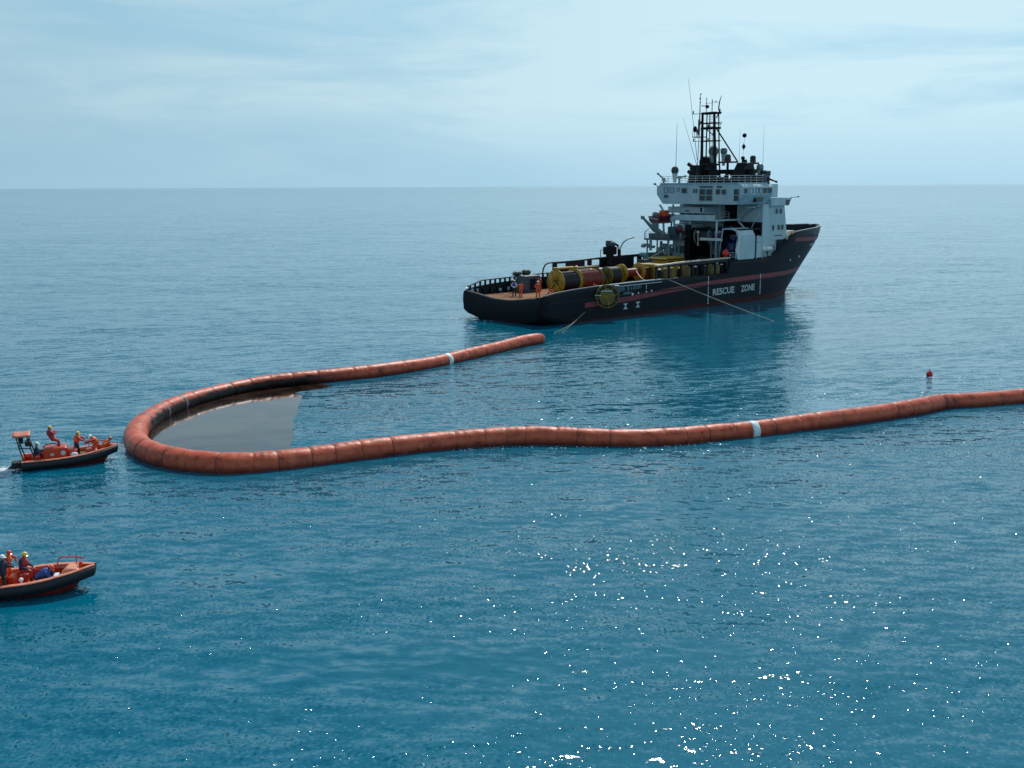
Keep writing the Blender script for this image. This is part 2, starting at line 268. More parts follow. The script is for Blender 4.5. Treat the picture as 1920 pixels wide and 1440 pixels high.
def boommat():
    mt, t, b = nodemat('boom_orange_fabric'); n = t.nodes.new; l = t.links.new
    g = n('ShaderNodeNewGeometry')
    nz = n('ShaderNodeTexNoise'); nz.inputs['Scale'].default_value = 1.3; nz.inputs['Detail'].default_value = 7; nz.inputs['Roughness'].default_value = 0.68; l(g.outputs['Position'], nz.inputs['Vector'])
    cr = n('ShaderNodeValToRGB'); E_ = cr.color_ramp.elements
    E_[0].position = 0.30; E_[0].color = (0.12, 0.026, 0.018, 1); E_[1].position = 0.74; E_[1].color = (0.64, 0.145, 0.075, 1)
    e = E_.new(0.46); e.color = (0.50, 0.084, 0.036, 1)
    l(nz.outputs['Fac'], cr.inputs[0])
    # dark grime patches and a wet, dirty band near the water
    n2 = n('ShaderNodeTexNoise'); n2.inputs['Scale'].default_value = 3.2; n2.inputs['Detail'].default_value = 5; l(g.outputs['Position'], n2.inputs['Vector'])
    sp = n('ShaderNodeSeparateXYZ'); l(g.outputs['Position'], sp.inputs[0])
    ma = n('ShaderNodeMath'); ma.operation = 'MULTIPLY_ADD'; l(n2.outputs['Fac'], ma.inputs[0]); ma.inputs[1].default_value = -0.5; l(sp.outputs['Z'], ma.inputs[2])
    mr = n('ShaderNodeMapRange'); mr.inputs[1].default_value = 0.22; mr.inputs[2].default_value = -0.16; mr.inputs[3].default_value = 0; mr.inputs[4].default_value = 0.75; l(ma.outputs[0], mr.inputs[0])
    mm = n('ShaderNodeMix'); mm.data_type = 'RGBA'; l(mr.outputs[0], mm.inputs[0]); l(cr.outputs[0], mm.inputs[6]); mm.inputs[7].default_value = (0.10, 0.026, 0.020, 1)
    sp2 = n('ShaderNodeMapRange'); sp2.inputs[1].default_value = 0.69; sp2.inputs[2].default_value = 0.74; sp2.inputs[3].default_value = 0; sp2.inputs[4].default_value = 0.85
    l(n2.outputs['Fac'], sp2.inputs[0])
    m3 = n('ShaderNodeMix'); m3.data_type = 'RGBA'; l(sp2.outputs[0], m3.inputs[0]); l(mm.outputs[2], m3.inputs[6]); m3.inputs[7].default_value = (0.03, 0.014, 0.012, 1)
    # shaded low inner side of the far arm painted dark, with oil smears
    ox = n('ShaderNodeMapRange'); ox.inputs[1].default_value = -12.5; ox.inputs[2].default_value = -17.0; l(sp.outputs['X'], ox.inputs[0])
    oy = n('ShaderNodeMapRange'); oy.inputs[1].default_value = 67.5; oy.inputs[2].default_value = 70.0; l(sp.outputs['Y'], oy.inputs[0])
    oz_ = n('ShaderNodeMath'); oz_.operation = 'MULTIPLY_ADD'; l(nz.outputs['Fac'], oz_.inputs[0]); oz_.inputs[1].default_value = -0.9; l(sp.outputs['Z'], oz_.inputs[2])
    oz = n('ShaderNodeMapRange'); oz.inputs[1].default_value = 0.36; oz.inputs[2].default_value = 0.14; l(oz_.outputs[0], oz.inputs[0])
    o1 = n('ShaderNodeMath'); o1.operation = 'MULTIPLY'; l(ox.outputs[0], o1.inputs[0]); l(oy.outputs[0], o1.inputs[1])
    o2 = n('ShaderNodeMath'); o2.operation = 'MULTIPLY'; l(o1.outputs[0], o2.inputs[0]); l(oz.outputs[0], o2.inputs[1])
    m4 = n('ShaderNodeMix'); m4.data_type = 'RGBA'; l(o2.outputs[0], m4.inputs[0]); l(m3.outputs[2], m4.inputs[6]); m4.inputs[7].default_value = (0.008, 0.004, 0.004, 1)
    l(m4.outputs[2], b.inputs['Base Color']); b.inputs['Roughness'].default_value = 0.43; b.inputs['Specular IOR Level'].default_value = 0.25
    bp = n('ShaderNodeBump'); bp.inputs['Strength'].default_value = 0.5; bp.inputs['Distance'].default_value = 0.05; l(n2.outputs['Fac'], bp.inputs['Height']); l(bp.outputs[0], b.inputs['Normal'])
    return mt
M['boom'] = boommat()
M['band'] = paint('white_marker_band', (0.66, 0.74, 0.76), 0.4, 0.15, 3.0)
M['seam'] = paint('dark_seam_cord', (0.07, 0.020, 0.016), 0.5, 0.3, 4.0)
M['strapgrey'] = paint('grey_strap', (0.13, 0.11, 0.11), 0.4, 0.3, 3.0, 0.3, (0.3, 0.09, 0.06))
M['foam'] = paint('foam_and_glints', (0.80, 0.86, 0.87), 0.7, 0.1, 4.0)  # real foam, and the painted glints by boom and buoy

# ------------------------------------------------------------------ mesh builder
class MB:
    def __init__(s): s.v = []; s.f = []; s.sm = []
    def add(s, vs, fs, smooth=False):
        o = len(s.v); s.v += [tuple(v) for v in vs]; s.f += [tuple(i + o for i in f) for f in fs]; s.sm += [smooth] * len(fs); return s
    def box(s, x0, x1, y0, y1, z0, z1, M_=None):
        vs = [Vector((x, y, z)) for z in (z0, z1) for y in (y0, y1) for x in (x0, x1)]
        if M_ is not None: vs = [M_ @ v for v in vs]
        return s.add(vs, [(0, 2, 3, 1), (4, 5, 7, 6), (0, 1, 5, 4), (2, 6, 7, 3), (0, 4, 6, 2), (1, 3, 7, 5)])
    def cbox(s, x, y, z, dx, dy, dz, ang=0):
        M_ = Matrix.Translation((x, y, z)) @ Matrix.Rotation(ang, 4, 'Z')
        return s.box(-dx / 2, dx / 2, -dy / 2, dy / 2, -dz / 2, dz / 2, M_)
    def prism(s, poly, a0, a1, axis='x'):
        n = len(poly)
        def P(p, a):
            return {'x': (a, p[0], p[1]), 'y': (p[0], a, p[1]), 'z': (p[0], p[1], a)}[axis]
        vs = [P(p, a0) for p in poly] + [P(p, a1) for p in poly]
        fs = [tuple(range(n))[::-1], tuple(range(n, 2 * n))] + [(i, (i + 1) % n, n + (i + 1) % n, n + i) for i in range(n)]
        return s.add(vs, fs)
    def tube(s, pts, r, n=8, cap=True, smooth=True):
        pts = [Vector(p) for p in pts]; rs = r if isinstance(r, (list, tuple)) else [r] * len(pts)
        vs = []; prev = None
        for i, p in enumerate(pts):
            d = (pts[min(i + 1, len(pts) - 1)] - pts[max(i - 1, 0)])
            d = d.normalized() if d.length > 1e-9 else Vector((0, 0, 1))
            if prev is None:
                a = Vector((0, 0, 1)) if abs(d.z) < 0.9 else Vector((1, 0, 0)); u = d.cross(a).normalized()
            else:
                u = (prev - d * prev.dot(d)); u = u.normalized() if u.length > 1e-6 else d.orthogonal().normalized()
            prev = u; v = d.cross(u)
            vs += [p + (u * math.cos(2 * math.pi * k / n) + v * math.sin(2 * math.pi * k / n)) * rs[i] for k in range(n)]
        fs = []
        for i in range(len(pts) - 1):
            for k in range(n):
                a = i * n + k; b_ = i * n + (k + 1) % n; fs.append((a, b_, b_ + n, a + n))
        s.add(vs, fs, smooth)
        if cap:
            s.add([vs[k] for k in range(n)], [tuple(range(n))[::-1]]); s.add([vs[-n + k] for k in range(n)], [tuple(range(n))])
        return s
    def cyl(s, c, axis, h, r, n=20, r2=None):
        c = Vector(c); ax = Vector(axis).normalized()
        return s.tube([c - ax * h / 2, c + ax * h / 2], [r, r if r2 is None else r2], n)
    def disc_ring(s, c, axis, r0, r1, h, n=28):
        ax = Vector(axis).normalized(); u = ax.orthogonal().normalized(); v = ax.cross(u); c = Vector(c); vs = []
        for k in range(n):
            a = 2 * math.pi * k / n; d = u * math.cos(a) + v * math.sin(a)
            vs += [c + d * r0 - ax * h / 2, c + d * r1 - ax * h / 2, c + d * r1 + ax * h / 2, c + d * r0 + ax * h / 2]
        fs = []
        for k in range(n):
            a = 4 * k; b_ = 4 * ((k + 1) % n)
            for j in range(4): fs.append((a + j, a + (j + 1) % 4, b_ + (j + 1) % 4, b_ + j))
        return s.add(vs, fs, True)
    def ell(s, c, rx, ry=None, rz=None, nu=14, nv=9, M_=None):
        ry = rx if ry is None else ry; rz = rx if rz is None else rz; vs = []; c = Vector(c)
        for j in range(1, nv):
            th = math.pi * j / nv
            for i in range(nu):
                ph = 2 * math.pi * i / nu
                v = Vector((rx * math.sin(th) * math.cos(ph), ry * math.sin(th) * math.sin(ph), rz * math.cos(th)))
                vs.append(c + (M_ @ v if M_ is not None else v))
        t = Vector((0, 0, rz)); b_ = Vector((0, 0, -rz))
        if M_ is not None: t = M_ @ t; b_ = M_ @ b_
        vs += [c + t, c + b_]; T = len(vs) - 2; B_ = T + 1; fs = []
        for j in range(nv - 2):
            for i in range(nu):
                a = j * nu + i; d = j * nu + (i + 1) % nu; fs.append((a, a + nu, d + nu, d))
        for i in range(nu):
            fs.append((T, i, (i + 1) % nu)); fs.append((B_, (nv - 2) * nu + (i + 1) % nu, (nv - 2) * nu + i))
        return s.add(vs, fs, True)
    def grid(s, rows, closed=False, smooth=True):
        n = len(rows[0]); vs = [p for r_ in rows for p in r_]; fs = []
        for i in range(len(rows) - 1):
            for k in range(n if closed else n - 1):
                a = i * n + k; b_ = i * n + (k + 1) % n; fs.append((a, b_, b_ + n, a + n))
        return s.add(vs, fs, smooth)
    def build(s, name, mat, parent=None, bevel=0, fix=True, **kw):
        me = bpy.data.meshes.new(name); me.from_pydata(s.v, [], s.f); me.update()
        me.polygons.foreach_set('use_smooth', s.sm)
        if fix:
            bm = bmesh.new(); bm.from_mesh(me); bmesh.ops.recalc_face_normals(bm, faces=bm.faces); bm.to_mesh(me); bm.free()
        me.materials.append(mat if not isinstance(mat, str) else M[mat])
        o = bpy.data.objects.new(name, me); COL.objects.link(o)
        if parent is not None: o.parent = parent
        if bevel:
            md = o.modifiers.new('bevel', 'BEVEL'); md.width = bevel; md.segments = 2; md.limit_method = 'ANGLE'
        tag(o, **kw)
        return o
def tag(o, label=None, cat=None, group=None, kind=None):
    if label: o['label'] = label
    if cat: o['category'] = cat
    if group: o['group'] = group
    if kind: o['kind'] = kind
    return o
def empty(name, loc, rz=0, label=None, cat=None, group=None):
    o = bpy.data.objects.new(name, None); COL.objects.link(o); o.location = loc; o.rotation_euler = (0, 0, rz); o.empty_display_size = 0.3
    return tag(o, label, cat, group)
def text_obj(name, body, mat, parent, matrix, size, width=None, extrude=0.01, label=None):
    cu = bpy.data.curves.new(name, 'FONT'); cu.body = body; cu.size = size; cu.extrude = extrude; cu.resolution_u = 3; cu.offset = size * 0.022
    tmp = bpy.data.objects.new(name, cu); COL.objects.link(tmp)
    dg = bpy.context.evaluated_depsgraph_get(); me = bpy.data.meshes.new_from_object(tmp.evaluated_get(dg))
    bpy.data.objects.remove(tmp); bpy.data.curves.remove(cu)
    if width:
        xs = [v.co.x for v in me.vertices]; k = width / (max(xs) - min(xs)); x0 = min(xs)
        for v in me.vertices: v.co.x = (v.co.x - x0) * k
    me.materials.clear(); me.materials.append(M[mat])
    o = bpy.data.objects.new(name, me); COL.objects.link(o); o.parent = parent; o.matrix_local = matrix
    if label: o['label'] = label
    return o

# ------------------------------------------------------------------ sea
def sea():
    mb = MB(); xs = [-90000, -3000, -400, 400, 3000, 90000]; ys = [-9000, -60, 250, 3000, 90000]
    mb.grid([[(x, y, 0) for x in xs] for y in ys], smooth=False)
    mb.build('water', 'water', fix=False, kind='structure')
sea()

# ------------------------------------------------------------------ ship
SHIP = Matrix.Translation((-1.34, 127.9, 0)) @ Matrix.Rotation(R(90) - 0.84, 4, 'Z'); SHIP_RZ = R(90) - 0.84
ship = empty('supply_vessel', (-1.34, 127.9, 0), SHIP_RZ, 'large black-hulled supply vessel with white bridge and red stripe, lying beyond the orange boom', 'ship')
def on_ship(name, x, y, z, label, cat, group=None, rz=0.0):
    p = SHIP @ Vector((x, y, z)); return empty(name, p, SHIP_RZ + rz, label, cat, group)
DECK = 2.6
def lerp(a, b, t): return a + (b - a) * t
def interp(x, tab):
    if x <= tab[0][0]: return tab[0][1]
    for (a, va), (b_, vb) in zip(tab, tab[1:]):
        if x <= b_: return lerp(va, vb, (x - a) / (b_ - a))
    return tab[-1][1]
def stem(z): return interp(z, [(-2, 57.6), (0, 58.6), (1.4, 60.0), (2.9, 61.9), (5.4, 64.7), (7.8, 67.3), (9.8, 68.1)])
def hb(x, z):
    x0 = interp(z, [(0, 41.0), (3, 43.0), (9, 46.0)]); p = interp(z, [(0, 2.2), (4, 2.3), (9, 2.7)])
    xs = stem(z); b_ = 7.32
    if x > x0: b_ = 7.32 * max(0.0, 1 - min(1, (x - x0) / (xs - x0)) ** p)
    if x < 1.0: b_ = b_ - 0.55 * (1 - x) ** 2.2
    if x < 10 and z > 2.6: b_ -= 0.28 * (z - 2.6) / 1.5 * (1 - x / 10)
    return b_
def ztop(x): return interp(x, [(0, 3.30), (2, 3.62), (5, 3.85), (9, 4.02), (15, 4.15), (34.8, 4.25), (35.4, 6.02), (44.6, 6.05), (47.2, 7.3), (49.2, 8.55), (50.6, 9.25), (55, 9.55), (62, 9.75), (69, 9.9)])
def zdeck(x): return DECK if x < 35.2 else (5.6 if x < 46.5 else 8.35)
def hull_row(x, side):
    zt = ztop(x); k = min(1, x / 8.0); zk = lerp(-0.25, -1.5, k); zb = lerp(0.55, -1.3, k); zs = lerp(0.95, -1.0, k)
    xs = []
    def X(z):  # squeeze stations onto the raked stem
        return x if x <= 50 else 50 + (x - 50) / 18.0 * (stem(z) - 50)
    def H(z): return hb(X(z), z)
    pts = [(X(zk), 0, zk), (X(zk), side * 0.42 * max(H(zk), 0), lerp(zk, zb, 0.1)), (X(zb), side * 0.93 * H(zb), zb), (X(zs), side * H(zs), zs)]
    for s_ in (0.15, 0.3, 0.45, 0.6, 0.75, 0.9, 1.0):
        z = lerp(zs, zt, s_); pts.append((X(z), side * H(z), z))
    zd = zdeck(x)
    th = 0.32
    pts.append((X(zt) - (0.3 if x > 60 else 0), side * max(H(zt) - th, 0), zt + 0.02)); pts.append((X(zd) - (0.5 if x > 60 else 0), side * max(H(zd) - th - 0.1, 0), zd - 0.05))
    return pts
stations = [0.0, 0.15, 0.4, 0.8, 1.4, 2.2, 3.5, 5, 7, 9, 12, 16, 20, 25, 30, 34.8, 35.15, 35.4, 38, 41, 44, 44.6, 46, 46.4, 46.6, 47.2, 48.2, 49.2, 50, 50.6, 52, 54, 56, 58, 60, 62, 63.5, 65, 66, 66.8, 67.4, 67.8, 68]
def build_hull():
    for side in (1,):
        mb = MB()
        mb.grid([hull_row(x, 1) for x in stations]); mb.grid([hull_row(x, -1) for x in stations])
        # transom with its low, worn central opening
        rows = []
        ys = [-6.95, -6.6, -6.0, -5.0, -4.0, -3.0, -2.0, -1.2, 0, 1.2, 2.0, 3.0, 4.0, 5.0, 6.0, 6.6, 6.95]
        for y in ys:
            a = abs(y); zt = interp(a, [(0, 2.66), (1.6, 2.68), (3, 2.86), (5, 3.12), (6.95, 3.30)]); zb = interp(a, [(0, -0.25), (2.8, -0.1), (6.3, 0.55), (6.95, 0.95)])
            rows.append([(0.0, y, zb), (-0.06, y, zb + 0.3), (-0.14, y, lerp(zb, zt, 0.5)), (-0.10, y, zt - 0.45), (0.0, y, zt - 0.18), (0.16, y, zt - 0.03), (0.38, y, zt), (0.62, y, zt - 0.03), (0.72, y, 2.55)])
        mb.grid(rows)
        o = mb.build('hull', 'hull', ship)
    return o
hull = build_hull()
# decks
def deck(name, x0, x1, z, mat, inset=0.36, n=14):
    mb = MB(); L_ = []; R_ = []
    for i in range(n + 1):
        x = lerp(x0, x1, i / n); h = max(hb(min(x, stem(z) - 0.4), z) - inset, 0.02); L_.append((x, h, z)); R_.append((x, -h, z))
    mb.grid([L_, R_], smooth=False)
    return mb.build(name, mat, ship)
deck('cargo_deck', 0.3, 44.0, DECK, 'deck')
deck('shelter_deck', 35.3, 46.6, 5.65, 'deckgreen')
deck('forecastle_deck', 46.45, 67.0, 8.35, 'redbrown', n=24)
mb = MB(); mb.box(46.45, 46.5, -6.9, 6.9, 5.65, 8.35); mb.build('forecastle_bulkhead', 'white', ship)

def hull_strip(name, mat, tab, x0, x1, width, n, off=0.012, sides=(-1, 1), endz=None, label=None):
    mb = MB()
    for sd_ in sides:
        rows = []
        for i in range(n + 1):
            x = lerp(x0, x1, i / n); zc = interp(x, tab); wv = width / 2; row = []
            for z in (zc - wv, zc, zc + wv):
                xx = min(x, stem(z) - 0.02); y = hb(xx, z) + off; row.append((xx + (off if x > 58 else 0), sd_ * y, z))
            rows.append(row)
        mb.grid(rows)
    return mb.build(name, mat, ship, label=label)
st_tab = [(6.5, 1.95), (15, 2.2), (22, 2.68), (30.4, 3.12), (42, 3.38), (49, 3.45), (62, 3.8)]
hull_strip('hull_stripe', 'stripe', st_tab, 7.0, 62.4, 0.62, 60, label='long dark red stripe along the black hull')
hull_strip('bow_stripe', 'stripe', [(50.6, 8.2), (68, 7.95)], 51.0, 67.55, 0.58, 30, label='short dark red stripe on the bow bulwark')
# rubbing strakes and rail caps
hull_strip('rubbing_strake', 'navy', [(1, 2.55), (15, 2.75), (34, 2.9), (46, 3.0)], 1.0, 46.0, 0.12, 40, 0.08)
def side_tube(name, mat, ztab, x0, x1, r, inset, sides, n=24, label=None):
    mb = MB()
    for sd_ in sides:
        pts = [(lerp(x0, x1, i / n), sd_ * (hb(lerp(x0, x1, i / n), interp(lerp(x0, x1, i / n), ztab)) - inset), interp(lerp(x0, x1, i / n), ztab)) for i in range(n + 1)]
        mb.tube(pts, r, 6)
    return mb.build(name, mat, ship, label=label)
zt_tab = [(x, ztop(x) + 0.05) for x in (0, 2, 5, 9, 15, 34.8)]
side_tube('rail_cap', 'rail', zt_tab, 9.4, 21.0, 0.085, 0.12, (-1,))
side_tube('rail_cap', 'rail', [(a, b_ - 0.32) for a, b_ in zt_tab], 9.8, 21.0, 0.05, -0.05, (-1,))
side_tube('rail_cap', 'grey', zt_tab, 0.5, 9.4, 0.10, 0.15, (-1,))
side_tube('rail_cap', 'grey', [(0, 3.55), (3, 4.35), (15, 4.6)], 0.6, 15.0, 0.09, 0.15, (1,))
# port inner bulwark: upper rail on stanchions above the solid plate
mb = MB()
for i in range(17):
    x = 0.9 + i * 0.85; zt_ = interp(x, [(0, 3.55), (3, 4.35), (15, 4.6)])
    mb = MB(); mb.box(x, x + 0.12, hb(x, 3.5) - 0.45, hb(x, 3.5) - 0.15, ztop(x) - 0.1, zt_); mb.build('rail_stanchion', 'navy', ship)
mb = MB()
for i in range(11):
    x = 1.8 + i * 1.2
    mb = MB(); mb.prism([(hb(x, 3) - 1.0, 2.6), (hb(x, 3) - 0.4, 2.6), (hb(x, 3) - 0.4, ztop(x) - 0.1)], x, x + 0.08); mb.build('bulwark_bracket', 'navy', ship)
    mb = MB(); mb.prism([(-hb(x, 3) + 1.0, 2.6), (-hb(x, 3) + 0.4, 2.6), (-hb(x, 3) + 0.4, ztop(x) - 0.1)], x, x + 0.08); mb.build('bulwark_bracket', 'navy', ship)
for x, w_, z0, z1 in ((1.0, 0.5, 3.0, 3.4), (1.9, 0.35, 2.95, 3.35), (5.5, 0.7, 2.8, 3.15), (7.2, 0.4, 2.85, 3.25), (9.9, 0.5, 3.1, 3.5)):  # solid pale panels; daylight through the openings is put into the colour
    mb = MB(); y = hb(x, 3) - 0.47; mb.box(x, x + w_, y - 0.02, y, z0, z1); mb.build('freeing_port', 'skytone', ship, label='pale panel painted as a daylit opening low in the port bulwark')

# upper cargo rails (port from x 15.5, starboard from x 20)
def cargo_rail(side, x0, x1, openings, name, mat_top):
    # solid plating between openings, z from ztop to 6.2
    zt_ = lambda x: interp(x, [(15, 5.95), (20, 6.0), (26, 6.22), (38, 6.35)])
    e = None
    mb = MB(); xs = x0
    y0 = 6.85; y1 = 7.1
    cuts = sorted(openings)
    def seg(a, b_, za, zb_):
        if b_ - a < 0.01: return
        za0 = za if callable(za) else (lambda x: za); zb0 = zb_ if callable(zb_) else (lambda x: zb_)
        vs = []
        for x in (a, b_):
            for y in (side * y0, side * y1):
                vs += [(x, y, za0(x)), (x, y, zb0(x))]
        mb.add(vs, [(0, 1, 3, 2), (4, 6, 7, 5), (0, 4, 5, 1), (2, 3, 7, 6), (1, 5, 7, 3), (0, 2, 6, 4)])
    top = lambda x: zt_(x) - 0.12
    cur = x0
    for a, b_, z0, z1 in cuts:
        seg(cur, a, lambda x: ztop(x) - 0.1, top)
        seg(a, b_, lambda x: ztop(x) - 0.1, z0); seg(a, b_, z1, top); cur = b_
    seg(cur, x1, lambda x: ztop(x) - 0.1, top)
    o = mb.build(name, 'navy', ship)
    m2 = MB(); n = 14; pts = [(lerp(x0, x1, i / n), side * 6.98, zt_(lerp(x0, x1, i / n))) for i in range(n + 1)]
    rows = [[(p[0], p[1] - 0.24, p[2] - 0.1), (p[0], p[1] + 0.24, p[2] - 0.1), (p[0], p[1] + 0.24, p[2] + 0.06), (p[0], p[1] - 0.24, p[2] + 0.06)] for p in pts]
    m2.grid(rows, closed=True, smooth=False); m2.add(rows[0], [(0, 1, 2, 3)]); m2.add(rows[-1], [(0, 1, 2, 3)])
    m2.build('rail_top', mat_top, o)
    return o
cargo_rail(1, 15.5, 37.8, [(16.2, 18.0, 5.0, 5.75), (21.5, 22.2, 5.2, 5.9), (22.9, 24.6, 5.2, 5.95), (31.6, 32.5, 4.9, 5.95), (33.3, 33.75, 4.6, 6.0), (34.2, 34.65, 4.6, 6.0), (36.0, 37.2, 4.9, 6.05)], 'cargo_rail', 'navy')
sto = [(20.45 + i * 2.42, 20.45 + i * 2.42 + 2.24, 4.24, 5.78) for i in range(6)]
cargo_rail(-1, 20.2, 35.2, sto, 'cargo_rail', 'tanrail')
# curved end of the port cargo rail
mb = MB(); mb.tube([(13.6, 7.0, 4.5), (13.75, 7.0, 5.2), (14.1, 7.0, 5.7), (14.7, 7.0, 5.92), (15.6, 7.0, 5.97)], 0.1, 8); mb.build('rail_end_hoop', 'navy', ship)
mb = MB(); mb.tube([(28.6, 6.9, 6.2), (28.7, 6.9, 7.3), (29.3, 6.9, 8.1), (30.4, 6.9, 8.6), (31.6, 6.9, 8.75)], 0.10, 8); mb.build('rail_end_hoop', 'machgreen', ship)

# lettering and marks on the starboard side
def side_matrix(x, z, slope=0.0, y=-7.335):
    return Matrix.Translation((x, y, z)) @ Matrix.Rotation(-slope, 4, 'Y') @ Matrix.Rotation(R(90), 4, 'X')
text_obj('lettering', 'RESCUE', 'letter', ship, side_matrix(31.65, 1.42, 0.02), 1.22, 4.75)
text_obj('lettering', 'ZONE', 'letter', ship, side_matrix(37.95, 1.50, 0.02), 1.22, 3.15)
for x, z0, z1 in ((30.5, 3.55, 4.1), (30.55, 0.35, 2.75), (30.5, 2.85, 3.45), (42.3, 0.85, 3.75)):
    mb = MB(); mb.grid([[(x, -hb(x, lerp(z0, z1, k / 8)) - 0.03, lerp(z0, z1, k / 8)) for k in range(9)], [(x + 0.17, -hb(x + .17, lerp(z0, z1, k / 8)) - 0.03, lerp(z0, z1, k / 8)) for k in range(9)]]); mb.build('marking_line', 'letter', ship)
# the vessel's faded, unreadable name and home port: rows of worn strokes
rs = random.Random(3)
def faded(x0, n, z, h, wd, skip=(), slope=0.045):
    for i in range(n):
        if i in skip: continue
        mb = MB(); x = x0 + i * wd; zz = z + (x - x0) * slope; y = -hb(x, zz) - 0.03; t = 0.075; k = rs.choice('EHNIOL'); w2 = wd * 0.66
        yy = (y, y + 0.02); O = []
        O.append((x, x + t, zz, zz + h))
        if k in 'HNO': O.append((x + w2 - t, x + w2, zz, zz + h))
        if k in 'EO': O.append((x, x + w2, zz + h - t, zz + h))
        if k in 'ELO': O.append((x, x + w2, zz, zz + t))
        if k in 'EH': O.append((x, x + w2 * 0.9, zz + h / 2 - t / 2, zz + h / 2 + t / 2))
        for q, (a, b_, c_, d_) in enumerate(O): mb.box(a, b_, yy[0] - q * 0.003, yy[1], c_, d_)
        mb.build('faded_letter', 'nameletter', ship)
faded(12.3, 14, 3.18, 0.46, 0.36, (5,)); faded(13.8, 6, 2.72, 0.32, 0.27); faded(57.5, 7, 8.65, 0.42, 0.42, slope=0.0)
for x, z in ((14.2, 0.95), (16.5, 1.0)):
    mb = MB(); y = -hb(x, z) - 0.03
    mb.box(x - 0.38, x + 0.38, y, y + 0.02, z, z + 0.1); mb.box(x - 0.38, x + 0.38, y, y + 0.02, z + 0.62, z + 0.72)
    mb.prism([(x - 0.26, z + 0.1), (x + 0.26, z + 0.1), (x + 0.06, z + 0.36), (x + 0.26, z + 0.62), (x - 0.26, z + 0.62), (x - 0.06, z + 0.36)], y, y + 0.02, 'y')
    mb.build('thruster_mark', 'letter', ship)
for i in range(4):
    x = 57.2 + i * 1.05; z = 7.05; y = -hb(x, z) - 0.03; mb = MB(); mb.box(x, x + 0.22, y, y + 0.03, z, z + 0.26); mb.build('draught_mark', 'letter', ship)
for i, (x, z) in enumerate(((15.4, 2.72), (16.5, 2.78), (18.0, 2.86), (19.0, 2.90))):
    mb = MB(); mb.ell((x, -hb(x, z) - 0.06, z), 0.12 if i else 0.18, 0.1, 0.12 if i else 0.18, 8, 6); mb.build('side_fitting', 'whitelit', ship)
for x, z in ((50.2, 5.25), (53.3, 5.6)):
    mb = MB(); mb.ell((x, -hb(x, z) - 0.02, z), 0.18, 0.08, 0.18, 8, 6); mb.build('side_fitting', 'letter', ship)

# ---------------------------------------------------------------- superstructure
def win(parent, plane, a0, a1, z0, z1, off, mat='glass', frame=True, name='window', label=None):
    """a window on an aft face (plane 'x', a = y) or a side face (plane 'y', a = x)"""
    t = 0.06; mb = MB()
    def bx(m_, p0, p1, q0, q1, r0, r1):
        if plane == 'x': m_.box(q0, q1, p0, p1, r0, r1)
        else: m_.box(p0, p1, q0, q1, r0, r1)
    f0, f1 = sorted((off[0], off[1]))
    bx(mb, a0, a1, f0, f1, z0, z0 + t); bx(mb, a0, a1, f0, f1, z1 - t, z1); bx(mb, a0, a0 + t, f0, f1, z0 + t, z1 - t); bx(mb, a1 - t, a1, f0, f1, z0 + t, z1 - t)
    fr = mb.build(name, 'frame', parent, label=label)
    p = MB(); c_ = sorted((off[1], off[1] + (off[0] - off[1]) * 0.35)); bx(p, a0 + t, a1 - t, c_[0], c_[1], z0 + t, z1 - t); p.build('pane', mat, fr)
    return fr
# bridge
poly = [(-6.5, 13.4), (6.4, 13.4), (7.55, 14.75), (7.55, 15.85), (6.95, 16.25), (-6.95, 16.25), (-7.55, 15.85), (-7.55, 14.75)]
mb = MB(); mb.prism(poly, 37.2, 44.3); bridge = mb.build('bridge', 'white', ship, bevel=0.05)
AX = (37.10, 37.21)
for a0, a1, z0, z1, mt_ in ((5.45, 6.2, 15.0, 15.78, 'skytone'), (4.35, 5.1, 15.0, 15.78, 'skytone'), (3.35, 3.8, 15.2, 15.7, 'skytone'), (2.0, 2.9, 14.95, 15.65, 'glass'), (0.62, 0.85, 14.95, 15.55, 'glass'), (0.15, 0.4, 14.95, 15.55, 'glass'),
                          (-3.85, -3.15, 14.8, 15.5, 'glass'), (-4.85, -4.15, 14.8, 15.45, 'glass'), (5.45, 6.15, 14.3, 14.7, 'glass'), (-6.9, -6.75, 14.9, 15.5, 'glass')):
    win(bridge, 'x', a0, a1, z0, z1, AX, mt_)
for a0, a1 in ((-1.3, -0.3), (-2.5, -1.5), (-7.0, -6.2)):
    for z0, z1 in ((14.72, 15.5), (13.9, 14.62)): win(bridge, 'x', a0, a1, z0, z1, AX, 'glass', name='door_window')
for a0, a1 in ((-1.35, -0.35), (-2.5, -1.5), (-4.1, -3.3)):
    mb = MB(); mb.box(37.05, 37.2, a0, a1, 15.72, 15.92); mb.build('vent', 'glass', bridge)
SY = (-7.63, -7.53)
for a0, a1, z0, z1 in ((37.5, 38.2, 14.9, 15.6), (38.6, 39.6, 14.9, 15.65), (40.2, 40.9, 14.9, 15.65), (41.1, 41.8, 14.9, 15.65), (42.0, 42.7, 14.9, 15.65), (42.95, 43.9, 14.9, 15.65)):
    win(bridge, 'y', a0, a1, z0, z1, SY, 'glass' if a0 > 41.9 or a0 < 38 else 'skytone')
mb = MB(); mb.prism([(40.4, 14.35), (42.4, 14.35), (42.1, 13.75), (40.7, 13.75)], -7.4, -6.8, 'y'); mb.build('lower_window', 'glass', bridge)
